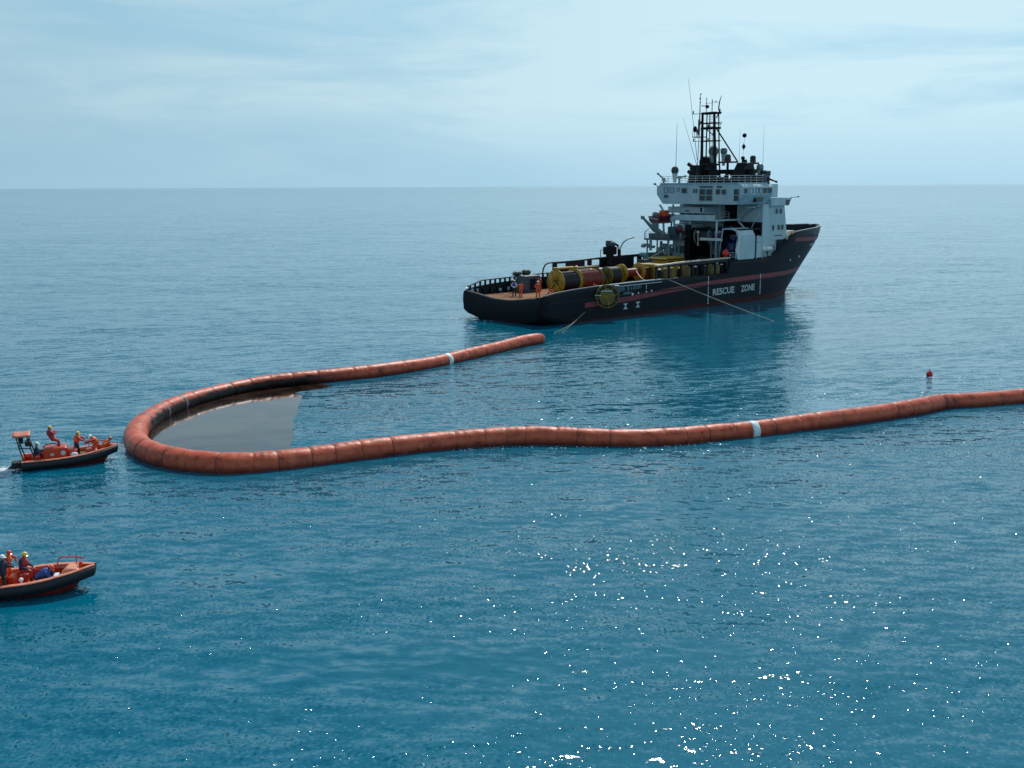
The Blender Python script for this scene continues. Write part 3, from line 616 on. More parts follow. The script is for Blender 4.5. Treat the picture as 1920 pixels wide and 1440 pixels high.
# rounded roof fascia, gutters and port wing fins
mb = MB(); mb.box(37.05, 44.5, -6.95, 6.95, 16.25, 16.38); mb.build('roof', 'white', bridge, bevel=0.03)
mb = MB(); mb.tube([(37.15, 7.9, 16.2), (37.15, 7.45, 16.0)], 0.06, 6); mb.ell((37.15, 7.95, 16.25), 0.22, 0.2, 0.16, 8, 6); mb.build('wing_light', 'deckgreen', bridge)
mb = MB()
for y in (7.6, 7.25): mb.tube([(37.3, y, 15.9), (37.3, y, 14.75), (37.3, y - 1.1, 13.5)], 0.05, 5)
mb.build('wing_frame', 'frame', bridge)
# forward visor / side platform
mb = MB(); mb.prism([(44.4, 13.15), (48.6, 13.15), (49.4, 14.2), (44.4, 14.3)], -7.3, 7.3, 'y'); plat = mb.build('bridge_wing_platform', 'white', ship)
mb = MB(); mb.prism([(47.9, 13.2), (48.7, 13.2), (48.9, 13.9), (47.9, 13.95)], -7.36, -7.31, 'y'); mb.build('window', 'glass', plat)
mb = MB(); mb.tube([(49.2, -7.2, 14.25), (51.2, -7.2, 14.35)], 0.05, 6); mb.ell((51.2, -7.2, 14.35), 0.12); mb.build('side_light', 'deckgreen', plat)
mb = MB(); mb.box(44.4, 50.0, -4.5, 4.5, 14.3, 16.2); mb.build('wheelhouse_front', 'white', ship, bevel=0.1)

# accommodation block: sloping front, side windows
def block(name, xa0, xa1, xb0, xb1, y0, y1, z0, z1, yt0=None, yt1=None, mat='white'):
    yt0 = y0 if yt0 is None else yt0; yt1 = y1 if yt1 is None else yt1
    vs = [(xa0, y0, z0), (xa1, y0, z0), (xa1, y1, z0), (xa0, y1, z0), (xb0, yt0, z1), (xb1, yt0, z1), (xb1, yt1, z1), (xb0, yt1, z1)]
    mb = MB(); mb.add(vs, [(0, 3, 2, 1), (4, 5, 6, 7), (0, 1, 5, 4), (1, 2, 6, 5), (2, 3, 7, 6), (3, 0, 4, 7)]); return mb.build(name, mat, ship, bevel=0.06)
house = block('accommodation_block', 44.3, 50.0, 44.3, 48.5, -6.75, 6.75, 5.7, 13.15)
for a0, z0 in ((46.3, 12.0), (47.3, 12.0), (45.6, 9.7), (46.95, 9.7), (47.85, 9.7)):
    win(house, 'y', a0, a0 + 0.42, z0, z0 + 0.72, (-6.85, -6.76), 'glass')
mb = MB()
for i in range(9): mb.box(46.2 + i * 0.22, 46.32 + i * 0.22, -6.83, -6.76, 8.85, 9.0)
mb.build('lettering', 'frame', house)
mb = MB(); mb.box(45.6, 47.4, -6.80, -6.76, 8.3, 8.34); mb.box(45.6, 47.4, -6.80, -6.76, 7.2, 7.24); mb.build('plate_seams', 'frame', house)
aft = block('aft_house_wall', 42.9, 44.29, 42.9, 44.29, -7.0, -2.55, 5.7, 13.39)
mb = MB(); mb.box(42.78, 42.9, -2.5, -0.6, 11.1, 13.2); mb.box(42.9, 44.2, -2.5, -0.6, 9.0, 13.39); mb.build('dark_doorway', 'black', ship)
# centre casing under the bridge
cas = block('casing', 41.6, 44.2, 41.6, 44.2, -0.55, 6.9, 5.7, 13.3)
mb = MB(); mb.box(38.6, 41.6, 0.0, 6.6, 12.1, 13.0); mb.build('overhang_box', 'white', cas, bevel=0.04)
mb = MB(); mb.box(38.54, 38.6, 2.6, 3.3, 12.35, 12.5); mb.box(38.54, 38.6, 0.3, 0.6, 12.3, 12.9); mb.build('vent', 'black', cas)
mb = MB(); mb.box(40.9, 41.55, 3.6, 6.2, 10.8, 12.0); mb.build('equipment', 'redbrown', cas)
# boat deck platform with its pale edge
mb = MB(); mb.box(36.9, 42.5, -3.6, 4.6, 11.1, 11.3); bdeck = mb.build('boat_deck', 'white', ship)
mb = MB(); mb.prism([(4.6, 10.9), (4.6, 11.5), (3.6, 11.9), (-3.3, 11.9), (-3.3, 11.1), (3.4, 11.1)], 36.75, 36.9); mb.build('boat_deck_coaming', 'white', bdeck, bevel=0.03)
mb = MB()
for y in (4.2, 1.3, -3.4): mb.tube([(37.2, y, 5.6), (37.2, y, 11.1)], 0.16, 8)
mb.build('columns', 'white', bdeck)
mb = MB(); mb.box(37.0, 40.5, 1.5, 4.0, 5.7, 10.6); mb.build('ventilation_trunk', 'white', bdeck, bevel=0.05)
mb = MB(); mb.box(36.94, 37.0, 1.9, 3.5, 6.4, 7.5); mb.build('door', 'grey', bdeck)
mb = MB(); mb.box(36.94, 37.0, 2.0, 2.6, 8.4, 9.6); mb.build('door', 'grey', bdeck)
# winch house: dark cavity with machinery
mb = MB(); mb.box(36.3, 36.6, 0.6, 1.5, DECK, 10.6); mb.box(36.3, 43.0, -5.1, -4.9, DECK, 8.2); mb.box(36.3, 43.0, 0.9, 1.1, DECK, 9.8); mb.box(42.6, 42.85, -7.0, 6.6, DECK, 10.9); mb.box(37.4, 42.8, -7.0, 1.1, 9.9, 10.1); mb.build('winch_house', 'black', ship)
mb = MB(); mb.cyl((38.4, -0.7, 8.9), (0, 1, 0), 2.2, 1.15, 24); w1_ = mb.build('winch_drum', 'darkrope', ship)
mb = MB(); mb.cyl((38.4, 0.5, 8.9), (0, 1, 0), 0.12, 1.35, 24); mb.cyl((38.4, -1.95, 8.9), (0, 1, 0), 0.12, 1.35, 24); mb.build('flange', 'machgreen', w1_)
mb = MB(); mb.ell((37.3, -0.1, 9.5), 0.22); mb.tube([(37.3, -0.1, 9.4), (37.3, -0.15, 7.6)], 0.10, 6); mb.build('brake_lever', 'tanrail', w1_)
mb = MB(); mb.cyl((39.0, -3.4, 9.1), (0, 1, 0), 2.4, 1.25, 24); w2_ = mb.build('winch_drum', 'bluemach', ship)
mb = MB(); mb.ell((37.9, -3.2, 9.6), 0.35, 0.7, 0.25, 8, 6); mb.build('cowl', 'rail', w2_)
mb = MB(); mb.box(36.2, 36.5, -5.0, -1.3, 8.45, 8.8); mb.build('cross_beam', 'rail', ship)
mb = MB(); mb.box(36.2, 36.45, -3.4, -3.15, DECK, 8.45); mb.box(36.2, 36.4, -4.6, -4.45, DECK, 8.45); mb.build('beam_posts', 'grey', ship)
mb = MB()
for z in (8.95, 9.3):
    mb.tube([(36.3, -5.0, z), (36.3, -1.4, z)], 0.03, 5)
mb.build('beam_handrail', 'redbrown', ship)
mb = MB(); mb.cyl((37.6, -2.4, 4.6), (0, 1, 0), 4.0, 1.5, 28); w3_ = mb.build('towing_winch_drum', 'darkrope', ship)
mb = MB(); 
for y in (-4.5, -2.4, -0.3): mb.cyl((37.6, y, 4.6), (0, 1, 0), 0.15, 1.85, 28)
mb.build('flange', 'black', w3_)
# hangar box on the starboard side, open aft
def hangar():
    prof = [(-3.9, 5.95), (-4.55, 10.15), (-6.2, 10.2), (-6.95, 9.95), (-7.4, 9.3), (-7.42, 8.4), (-7.38, 5.95)]
    inner = [(-4.15, 5.95), (-4.72, 9.98), (-6.1, 10.02), (-6.8, 9.8), (-7.15, 8.9), (-6.9, 8.0), (-6.85, 5.95)]
    mb = MB(); n = len(prof)
    for x0, x1 in ((37.0, 40.6),):
        ro = [[(x, p[0], p[1]) for p in prof] for x in (x0, x1)]; ri = [[(x, p[0], p[1]) for p in inner] for x in (x0, x1)]
        mb.grid(ro, smooth=False)
        mb.grid([ro[0], ri[0]], smooth=False)
        mb.add([(x1, p[0], p[1]) for p in prof], [tuple(range(n))])
    o = mb.build('hangar', 'white', ship)
    m2 = MB(); m2.grid([[(x, p[0], p[1]) for p in inner] for x in (37.02, 40.4)], smooth=False); m2.add([(40.4, p[0], p[1]) for p in inner], [tuple(range(n))]); m2.build('hangar_lining', 'black', o)
    m3 = MB(); m3.prism([(-7.4, 9.3), (-7.43, 8.4), (-6.9, 7.3), (-7.42, 5.95), (-7.5, 5.95), (-7.5, 9.3)], 36.9, 37.0); m3.build('hangar_edge', 'whitelit', o)
    return o
hangar()
hm = on_ship('winch_unit', 38.0, -5.7, 5.65, 'shiny navy blue winch unit standing inside the open white hangar', 'winch')
mb = MB(); mb.box(-0.6, 1.4, -0.9, 0.9, 0, 0.5); mb.build('base', 'black', hm)
mb = MB(); mb.cyl((0.2, 0, 1.7), (0, 1, 0), 1.5, 1.0, 20); mb.build('drum', 'bluemach', hm)
mb = MB(); mb.cyl((0.2, 0.82, 1.7), (0, 1, 0), 0.1, 1.25, 20); mb.cyl((0.2, -0.82, 1.7), (0, 1, 0), 0.1, 1.25, 20); mb.build('flange', 'bluemach', hm)
mb = MB(); mb.box(-0.1, 1.2, -0.6, 0.6, 2.9, 3.7); mb.ell((-0.1, -0.25, 3.0), 0.3, 0.3, 0.35); mb.build('motor', 'bluemach', hm, bevel=0.1)
# walkway frame and small house beside the hangar
mb = MB(); mb.box(40.65, 42.6, -7.3, -4.5, 5.7, 9.0); mb.build('locker_house', 'white', ship, bevel=0.04)
mb = MB()
for x in (41.2, 42.6): mb.tube([(x, -7.4, 5.9), (x, -7.4, 9.1)], 0.05, 6)
mb.tube([(41.2, -7.4, 9.1), (42.6, -7.4, 8.9)], 0.05, 6); mb.tube([(41.2, -7.4, 8.3), (42.6, -7.4, 8.2)], 0.05, 6); mb.build('ladder_frame', 'rail', ship)
mb = MB(); mb.box(40.9, 41.1, -7.36, -7.31, 5.9, 9.0); mb.build('dark_seam', 'navy', ship)
# crane arms in front of the aft wall
mb = MB()
mb.tube([(42.6, -3.0, 11.0), (42.3, -3.8, 11.9), (42.2, -5.2, 12.9), (42.2, -6.8, 13.2)], [0.2, 0.18, 0.15, 0.12], 8)
mb.tube([(42.6, -3.0, 11.0), (42.2, -4.6, 9.9), (42.2, -5.4, 9.2)], [0.2, 0.15, 0.1], 8)
mb.build('davit_arm', 'white', ship)
mb = MB(); mb.tube([(42.1, -5.4, 9.5), (42.1, -6.9, 12.2)], 0.06, 6); mb.build('davit_stay', 'white', ship)
mb = MB(); mb.box(42.0, 42.2, -6.2, -4.6, 12.9, 13.05); mb.build('davit_head', 'whitelit', ship)
# railings
def railing(name, pts, h, mat, parent, gap=1.2, rr=0.03, bars=3):
    mb = MB()
    for a, b_ in zip(pts, pts[1:]):
        a = Vector(a); b_ = Vector(b_); L_ = (b_ - a).length; n = max(1, int(L_ / gap))
        for i in range(n + 1):
            p = a.lerp(b_, i / n); mb.tube([p, p + Vector((0, 0, h))], rr, 5)
        for k in range(1, bars + 1):
            z = Vector((0, 0, h * k / bars)); mb.tube([a + z, b_ + z], rr * 0.9, 5)
    return mb.build(name, mat, parent)
railing('railing', [(37.3, 6.8, 16.38), (37.3, -6.8, 16.38), (44.2, -6.8, 16.38)], 0.95, 'rail', bridge)
railing('railing', [(37.3, 6.8, 16.38), (44.2, 6.8, 16.38)], 0.95, 'rail', bridge)
railing('railing', [(36.95, 4.5, 11.3), (36.95, -3.3, 11.3)], 0.9, 'white', bdeck)
railing('railing', [(41.0, -0.6, 11.3), (41.0, -2.6, 11.3)], 1.0, 'rail', bdeck)
railing('railing', [(35.4, -7.15, 6.05), (37.0, -7.15, 6.05)], 0.9, 'rail', ship)
railing('railing', [(42.4, -7.15, 6.1), (45.9, -6.95, 6.7)], 0.95, 'navy', ship, gap=0.8)

# ---- roof equipment
def dome(x, y, z, r, mat='dome', ped=1.2):
    mb = MB(); mb.ell((x, y, z), r, r, r * 1.12, 16, 10); o = mb.build('satellite_dome', mat, ship)
    m2 = MB(); m2.tube([(x, y, z - r * 0.8), (x, y, z - r * 0.8 - ped)], [r * 0.75, r * 0.4], 10); m2.build('pedestal', 'white' if mat != 'black' else 'black', o)
dome(40.0, 6.6, 18.2, 0.55, 'deckgreen', 1.3); dome(41.0, 0.45, 20.8, 0.72, 'dome', 1.4); dome(41.3, -1.15, 20.75, 0.5, 'dome', 1.6)
dome(44.0, -5.45, 18.45, 0.52, 'dome', 1.4); dome(44.0, -6.15, 17.75, 0.4, 'dome', 1.1)
# mast: four legs with crossbars
mast = None
mb = MB()
for x, k in ((39.4, 1.15), (40.4, 0.55)):
    for s_ in (1, -1):
        mb.tube([(x, s_ * 1.45 + 0.1, 16.4), (x, s_ * 1.15 + 0.12, 20.0), (x, s_ * 1.02 + 0.3, 26.0)], [0.23 * k, 0.19 * k, 0.15 * k], 8)
mast = mb.build('mast', 'black', ship)
mb = MB()
for z, r_ in ((18.9, 0.15), (22.2, 0.10), (23.95, 0.17), (24.65, 0.09), (26.0, 0.15)):
    for x in (39.4, 40.4): mb.tube([(x, 1.5, z), (x, -1.1, z)], r_, 6)
    for y in (1.38, -0.9): mb.tube([(39.4, y, z), (40.4, y, z)], r_, 6)
mb.build('crossbar', 'black', mast)
mb = MB()
for z in (23.95, 26.0): mb.box(39.3, 40.5, -0.9, 1.45, z + 0.08, z + 0.16)
mb.box(39.3, 40.6, 1.4, 3.0, 22.75, 22.85); mb.build('platform', 'black', mast)
mb = MB(); mb.tube([(39.4, 3.0, 22.8), (39.4, 3.0, 23.7), (39.4, 1.4, 23.7)], 0.04, 5); mb.tube([(39.4, 2.3, 22.8), (39.4, 2.3, 23.7)], 0.04, 5); mb.tube([(40.5, 3.0, 22.8), (40.5, 3.0, 23.7), (39.4, 3.0, 23.7)], 0.04, 5); mb.build('platform_rail', 'black', mast)
mb = MB(); mb.tube([(39.6, -0.9, 24.0), (39.8, -4.7, 19.2)], 0.10, 6); mb.tube([(39.6, 1.0, 24.0), (39.6, -0.9, 22.7)], 0.07, 6); mb.build('stay', 'black', mast)
mb = MB()
for z in [16.6 + i * 0.33 for i in range(28)]: mb.tube([(39.35, -0.15, z), (39.35, -0.65, z)], 0.03, 5)
mb.tube([(39.35, -0.15, 16.5), (39.35, -0.12, 26)], 0.03, 5); mb.tube([(39.35, -0.65, 16.5), (39.35, -0.62, 26)], 0.03, 5); mb.build('ladder', 'redbrown', mast)
mb = MB(); mb.tube([(39.3, 2.0, 16.6), (39.3, 1.7, 24.6)], 0.05, 5); mb.tube([(40.2, 0.55, 21.0), (40.2, 0.75, 26.0)], 0.06, 5); mb.tube([(39.2, 1.75, 23.0), (39.3, 1.82, 25.2)], 0.16, 6); mb.build('cable_run', 'grey', mast)
mb = MB()
mb.tube([(39.4, 3.0, 26.0), (39.4, -2.1, 26.05)], 0.04, 5)
mb.tube([(39.4, 3.0, 26.0), (39.4, 3.0, 26.45)], 0.09, 6); mb.tube([(39.4, -1.7, 26.0), (39.4, -1.7, 26.5)], 0.08, 6)
mb.tube([(39.5, 1.9, 24.7), (39.5, 1.9, 28.7)], [0.10, 0.04], 6); mb.ell((39.5, 1.9, 28.1), 0.13); mb.ell((39.5, 1.85, 27.6), 0.10); mb.ell((39.5, 1.8, 28.7), 0.1)
mb.tube([(39.8, 1.0, 26), (39.8, 1.0, 28.2)], 0.05, 5); mb.ell((39.8, 0.85, 26.95), 0.28, 0.28, 0.26); mb.tube([(39.8, 1.9, 27.1), (39.8, 0.6, 27.05)], 0.06, 5)
mb.tube([(39.8, 0.0, 26), (39.8, 0.0, 27.8)], 0.06, 5); mb.ell((39.8, 0, 27.8), 0.08); mb.tube([(39.8, 1.2, 27.4), (39.8, 0.0, 27.4)], 0.03, 5)
mb.tube([(39.8, 0.0, 27.5), (39.8, -1.0, 27.45)], 0.03, 5); mb.ell((39.8, -0.65, 27.6), 0.09)
mb.tube([(39.6, -0.95, 25.3), (39.6, -1.45, 26.1), (39.6, -1.3, 26.5), (39.6, -1.4, 27.4), (39.6, -1.75, 28.3)], [0.08, 0.08, 0.09, 0.08, 0.03], 6)
mb.tube([(39.6, -0.9, 24.45), (39.6, -1.75, 24.4), (39.6, -1.75, 24.0), (39.6, -0.9, 24.0)], 0.035, 5); mb.tube([(39.6, -1.75, 24.4), (39.6, -1.95, 24.8)], 0.04, 5)
mb.tube([(39.5, 3.0, 22.2), (39.5, 2.4, 22.2), (39.5, -2.0, 22.15)], 0.035, 5)
for y in (2.9, 0.3, -1.6): mb.tube([(39.5, y, 22.2), (39.5, y, 22.6)], 0.09, 6)
mb.tube([(39.6, -0.9, 20.95), (39.6, -3.0, 20.95)], 0.04, 5)
mb.tube([(39.5, 0.3, 24.1), (39.5, 0.3, 24.45)], 0.14, 6); mb.ell((39.4, 2.6, 23.9), 0.3, 0.3, 0.45)
mb.tube([(39.5, 2.4, 23.3), (39.5, 1.6, 25.0)], 0.09, 6)
mb.build('aerials_and_lamps', 'black', mast, label='aerials, lamps and horns on the black mast')
# whip antennas
for (x, y, z0, y2, z1, r_) in ((40.0, 6.45, 18.7, 6.4, 25.0, 0.035), (40.0, 2.55, 19.6, 4.5, 31.0, 0.035), (40.0, 2.6, 18.9, 5.3, 25.6, 0.03), (42, -3.3, 18.0, -3.3, 23.6, 0.02), (42, -7.3, 18.5, -7.3, 24.0, 0.02)):
    mb = MB(); mb.tube([(x, y, z0), (x, y2, z1)], [r_ * 1.3, r_ * 0.6], 5); mb.build('whip_antenna', 'grey', ship)
# funnels
def funnel(y0, y1, yt0, yt1, z1, x0=39.6, x1=42.4, label=None):
    return block('funnel', x0, x1, x0 + 0.3, x1 - 0.2, y0, y1, 16.38, z1, yt0, yt1, 'black')
f1 = funnel(0.6, 4.0, 1.1, 3.5, 18.9)
mb = MB()
for i, (dx, z) in enumerate(((0.0, 18.0), (0.5, 17.4), (-0.2, 16.95))):
    mb.tube([(40.2 + dx, 2.2, z - 0.1), (40.2 + dx, 3.3, z + 0.5), (40.2 + dx, 4.3 - i * 0.1, z + 1.1)], 0.27, 10)
mb.tube([(41, 2.6, 18.0), (41, 2.1, 19.4), (41, 1.3, 19.9)], 0.32, 10); mb.ell((40.8, 1.7, 19.3), 0.8, 1.0, 0.9, 10, 7); mb.ell((40.0, -0.2, 18.6), 0.5, 0.6, 0.6, 10, 7)
mb.build('exhaust_pipe', 'black', f1)
f2 = funnel(-6.3, -3.2, -5.6, -4.5, 19.1)
mb = MB(); mb.tube([(41, -5.0, 18.6), (41, -4.9, 19.5)], [0.5, 0.35], 10); mb.tube([(40.2, -5.6, 18.6), (40.2, -5.9, 19.0)], 0.15, 6); mb.build('exhaust_pipe', 'black', f2)
mb = MB(); mb.box(40.2, 41.2, -7.0, 3.4, 17.6, 18.2); mb.build('funnel_bridge', 'black', ship)
def arch(yc, w_, z0, z1):
    mb = MB(); pts = []
    for i in range(11):
        a = math.pi * i / 10; pts.append((40.6, yc + w_ * math.cos(a), z0 + (z1 - z0) * math.sin(a)))
    mb.tube(pts, 0.16, 6); mb.build('arch_brace', 'black', ship)
arch(-0.3, 1.0, 16.4, 17.7); arch(-2.6, 0.8, 16.4, 17.7)
mb = MB(); mb.box(39.8, 41.4, -1.6, -0.6, 16.38, 17.2); mb.box(40, 42, -3.2, -1.2, 16.38, 16.9); mb.build('roof_locker', 'black', ship, bevel=0.05)
mb = MB(); mb.box(43.0, 44.4, -6.9, -3.6, 16.38, 17.5); mb.build('roof_locker', 'grey', ship, bevel=0.08)
mb = MB(); mb.box(43.5, 44.6, -6.9, -5.8, 17.3, 18.0); mb.build('searchlight_box', 'deckgreen', ship, bevel=0.1)
# radars
def radar(x, y, z, wdt, mat, yaw):
    mb = MB(); mb.tube([(x, y, 16.4), (x, y, z - 0.3)], [0.22, 0.16], 8); o = mb.build('radar', 'black', ship)
    m2 = MB(); M_ = Matrix.Translation((x, y, z)) @ Matrix.Rotation(yaw, 4, 'Z'); m2.box(-0.25, 0.25, -0.4, 0.4, -0.4, 0.25, M_); m2.box(-0.2, 0.2, -wdt / 2, wdt / 2, -0.42, -0.18, M_); m2.build('scanner', mat, o, bevel=0.04)
    m3 = MB(); m3.ell((x, y, z + 0.45), 0.42, 0.42, 0.4); m3.build('radar_dome', 'deckgreen', o)
radar(40.0, -2.85, 19.5, 2.9, 'redbrown', R(12)); radar(44.0, -4.2, 19.35, 2.6, 'redbrown', R(-20))
# fire monitors
def monitor(x, y, z, dirv, mat='white'):
    d = Vector(dirv).normalized(); p = Vector((x, y, z)); mb = MB()
    mb.tube([p - Vector((0, 0, 1.0)), p], 0.16, 8); mb.ell(p, 0.26); mb.tube([p, p + d * 1.2], [0.16, 0.11], 8); mb.tube([p + d * 1.2, p + d * 1.4], [0.17, 0.17], 8); mb.tube([p, p - d * 0.6], 0.1, 6)
    mb.build('fire_monitor', mat, ship)
monitor(38.0, 7.0, 16.95, (-0.1, 1.0, 0.75), 'dome'); monitor(44.0, -6.9, 16.9, (0.2, -1.0, -0.35), 'redbrown'); monitor(40.2, 5.9, 17.2, (-0.2, -1, 0.1), 'dome')
# day shapes on a halyard
mb = MB(); mb.tube([(40, -5.35, 18.6), (40, -5.55, 23.2)], 0.02, 4); hal = mb.build('halyard', 'grey', ship)
for y, z, r_ in ((-5.54, 22.75, 0.3), (-5.4, 19.7, 0.28)):
    mb = MB(); mb.ell((40, y, z), r_); mb.build('black_ball', 'black', hal)
mb = MB(); mb.cyl((40, -5.47, 21.48), (0, 0, 1), 0.45, 0.28, 12, 0.01); mb.cyl((40, -5.47, 21.03), (0, 0, 1), 0.45, 0.01, 12, 0.28); mb.build('black_diamond', 'black', hal)

# ---- port side deck machinery and crane
mb = MB(); mb.box(33.4, 41.4, 2.0, 6.6, 8.35, 8.6); md = mb.build('machinery_platform', 'grey', ship)
mb = MB()
for x in (33.8, 36.0, 38.4):
    for y in (2.3, 6.3): mb.tube([(x, y, 4.2), (x, y, 8.4)], 0.12, 6)
mb.build('platform_legs', 'machgreen', md)
mb = MB(); rr_ = random.Random(5)
for i in range(26):
    x = 31.6 + rr_.random() * 7; y = 3 + rr_.random() * 3.4; z = 5.6 + rr_.random() * 2.2; a = rr_.choice('xyz')
    if a == 'x': mb.cyl((x, y, z), (1, 0, 0), 0.5 + rr_.random(), 0.18 + rr_.random() * 0.25, 10)
    elif a == 'y': mb.cyl((x, y, z), (0, 1, 0), 0.5 + rr_.random(), 0.15 + rr_.random() * 0.3, 10)
    else: mb.cyl((x, y, z), (0, 0, 1), 0.6 + rr_.random() * 1.4, 0.1 + rr_.random() * 0.2, 8)
mb.build('pump_machinery', 'machgreen', md, kind='stuff')
mb = MB(); mb.box(31.6, 38.0, 3.0, 6.2, 5.0, 5.6); mb.box(33.0, 35.0, 3.4, 5.4, 5.6, 6.6); mb.build('machinery_bed', 'grey', md)
mb = MB(); mb.box(33.6, 34.9, 2.9, 5.9, 8.6, 9.3); mb.box(33.55, 33.62, 3.2, 4.0, 8.8, 9.05); mb.box(36.0, 38.0, 3.0, 4.4, 8.6, 10.2); mb.build('control_box', 'grey', md, bevel=0.05)
mb = MB(); mb.ell((36.2, 2.4, 9.9), 0.45, 0.45, 0.6); mb.build('red_float', 'maroon', md)
mb = MB(); mb.tube([(31.3, 5.0, 11.55), (33.6, 5.0, 9.9), (35.6, 5.0, 9.1)], [0.16, 0.3, 0.42], 10); mb.ell((31.2, 5.0, 11.62), 0.3); mb.tube([(35.5, 5.0, 8.5), (35.5, 5.0, 9.4)], 0.5, 12); mb.box(33.3, 34.4, 4.7, 5.3, 10.0, 10.7); mb.tube([(33.6, 5.2, 10.4), (35.5, 5.2, 9.6)], 0.12, 8)
crn = mb.build('crane', 'machgreen', ship)
mb = MB(); mb.tube([(33.2, 6.2, 8.6), (33.2, 6.2, 9.6), (34.0, 6.2, 9.9)], 0.05, 6); mb.build('crane_handrail', 'machgreen', crn)
railing('railing', [(33.4, 6.5, 8.6), (33.4, 2.1, 8.6)], 0.9, 'machgreen', md, gap=0.9)
# davit pillars
mb = MB(); mb.tube([(37.8, 6.6, 9.0), (37.6, 6.7, 12.5), (37.2, 7.0, 13.3)], 0.16, 8); mb.tube([(39.3, 6.6, 9.0), (38.6, 5.6, 13.3)], 0.14, 8); mb.build('davit', 'white', ship)

# bulwark frames inside the bow
mb = MB()
for i in range(9):
    x = 52 + i * 1.6
    for s_ in (1, -1):
        y = s_ * (hb(x, 9.2) - 0.4); mb = MB(); mb.box(x, x + 0.1, min(y, y - s_ * 0.35), max(y, y - s_ * 0.35), 8.35, 9.3); mb.build('bulwark_bracket', 'navy', ship)
side_tube('rail_cap', 'rail', [(50.6, 9.35), (55, 9.6), (62, 9.8), (68, 9.93)], 51.0, 66.8, 0.06, 0.12, (1, -1), 30)
mb = MB(); mb.box(50.9, 51.6, -3.0, 3.0, 8.35, 9.3); mb.cyl((57, 0, 9.0), (0, 1, 0), 3.0, 0.5, 14); mb.tube([(54, 5.2, 8.4), (54, 5.2, 9.9)], 0.12, 8); mb.build('windlass', 'black', ship)
cr_ = on_ship('canvas_crate', 50.4, -6.35, 8.35, 'cream canvas covered crate standing behind the starboard bow bulwark', 'crate')
mb = MB(); mb.box(-0.55, 0.75, -0.55, 0.6, 0.12, 1.15); mb.build('canvas_cover', 'cream', cr_, bevel=0.06)
mb = MB(); mb.box(-0.5, 0.7, -0.5, 0.55, 0, 0.12); mb.build('base', 'redbrown', cr_)

# ================================================================ things on the ship's deck
def reel_x(x0, x1, y, zc, rf, rd, matf, matd, label, frame_bar=False, hub='grey', legs=True):
    """cable reel whose axle runs fore and aft"""
    o = on_ship('storage_reel', (x0 + x1) / 2, y, DECK, label, 'reel', 'hose and cable reels on the cargo deck'); h = (x1 - x0) / 2; z = zc - DECK
    for s_ in (-1, 1):
        mb = MB(); mb.disc_ring((s_ * h, 0, z), (1, 0, 0), 0.22, rf, 0.10); 
        for k in range(6):
            a = k * math.pi / 3; mb.tube([(s_ * (h + 0.08), 0, z), (s_ * (h + 0.08), math.cos(a) * rf * 0.95, z + math.sin(a) * rf * 0.95)], 0.06, 5)
        fl = mb.build('flange', matf, o)
        m2 = MB(); m2.cyl((s_ * (h + 0.12), 0, z), (1, 0, 0), 0.22, 0.30, 12); m2.build('hub', hub, fl)
    mb = MB(); n = max(3, int((2 * h) / 0.22)); rows = []
    for i in range(n * 4 + 1):
        x = -h + 0.06 + (2 * h - 0.12) * i / (n * 4); r_ = rd * (1 + 0.05 * math.sin(i * math.pi / 2)); rows.append([(x, r_ * math.cos(2 * math.pi * k / 24), z + r_ * math.sin(2 * math.pi * k / 24)) for k in range(24)])
    mb.grid(rows, closed=True); mb.build('wound_hose', matd, o)
    mb = MB()
    for s_ in (-1, 1):
        for yy in (-1, 1): mb.tube([(s_ * (h + 0.2), yy * rf * 0.8, 0), (s_ * (h + 0.2), 0, z)], 0.09, 6)
    for yy in (-1, 1): mb.tube([(-h - 0.2, yy * rf * 0.8, 0.09), (h + 0.2, yy * rf * 0.8, 0.09)], 0.09, 6)
    mb.build('stand', matf, o)
    if frame_bar:
        mb = MB(); 
        for yy in (-0.25, 0.35): mb.tube([(-h - 0.15, yy, z + rf + 0.12), (h + 0.15, yy, z + rf + 0.12)], 0.13, 6)
        mb.build('top_beam', matf, o)
    return o
reel_x(9.3, 12.5, 0.0, 4.15, 1.58, 1.2, 'yellow', 'darkrope', 'large yellow reel wound with dark hose, aftmost on the deck behind the crouching man', True, 'deckgreen')
reel_x(12.9, 16.6, 0.0, 4.15, 1.45, 1.22, 'olive', 'redrope', 'large yellow reel wound with red hose, next ahead of the dark hose reel', True)
reel_x(18.5, 20.4, 0.0, 4.35, 1.25, 1.15, 'olive', 'darkrope', 'narrow worn yellow reel with dark hose, ahead of the red hose reel')
reel_x(21.4, 24.9, 0.0, 4.60, 1.22, 0.50, 'yellow', 'redrope', 'yellow reel with thin shiny red hub, forwardmost of the deck reels', False, 'redbrown')
# little cargo between the reels
pk = on_ship('power_pack', 28.4, 0.4, DECK, 'yellow box power pack with rounded yellow canopy amidships on deck', 'power pack')
mb = MB(); mb.box(-1.4, 0.9, -1.6, 1.6, 0, 2.9); mb.build('box', 'yellow', pk, bevel=0.08)
mb = MB(); mb.box(0.9, 5.6, -1.5, 1.5, 0, 2.7); mb.build('engine_case', 'yellow', pk, bevel=0.08)
mb = MB(); mb.prism([(1.0, 2.7), (5.4, 2.7), (5.0, 3.3), (1.4, 3.3)], -1.3, 1.3, 'y'); mb.prism([(0.9, 3.45), (5.1, 3.45), (4.8, 3.68), (1.2, 3.68)], -1.45, 1.45, 'y'); mb.build('canopy', 'yellow', pk, bevel=0.05)
mb = MB(); mb.box(1.6, 2.6, -1.36, -1.3, 2.75, 3.2); mb.box(3.6, 4.7, -1.36, -1.3, 2.75, 3.2); mb.build('vent', 'black', pk)
mb = MB(); mb.box(-1.45, -1.4, -1.2, 1.2, 0.3, 2.5); mb.build('door', 'olive', pk)
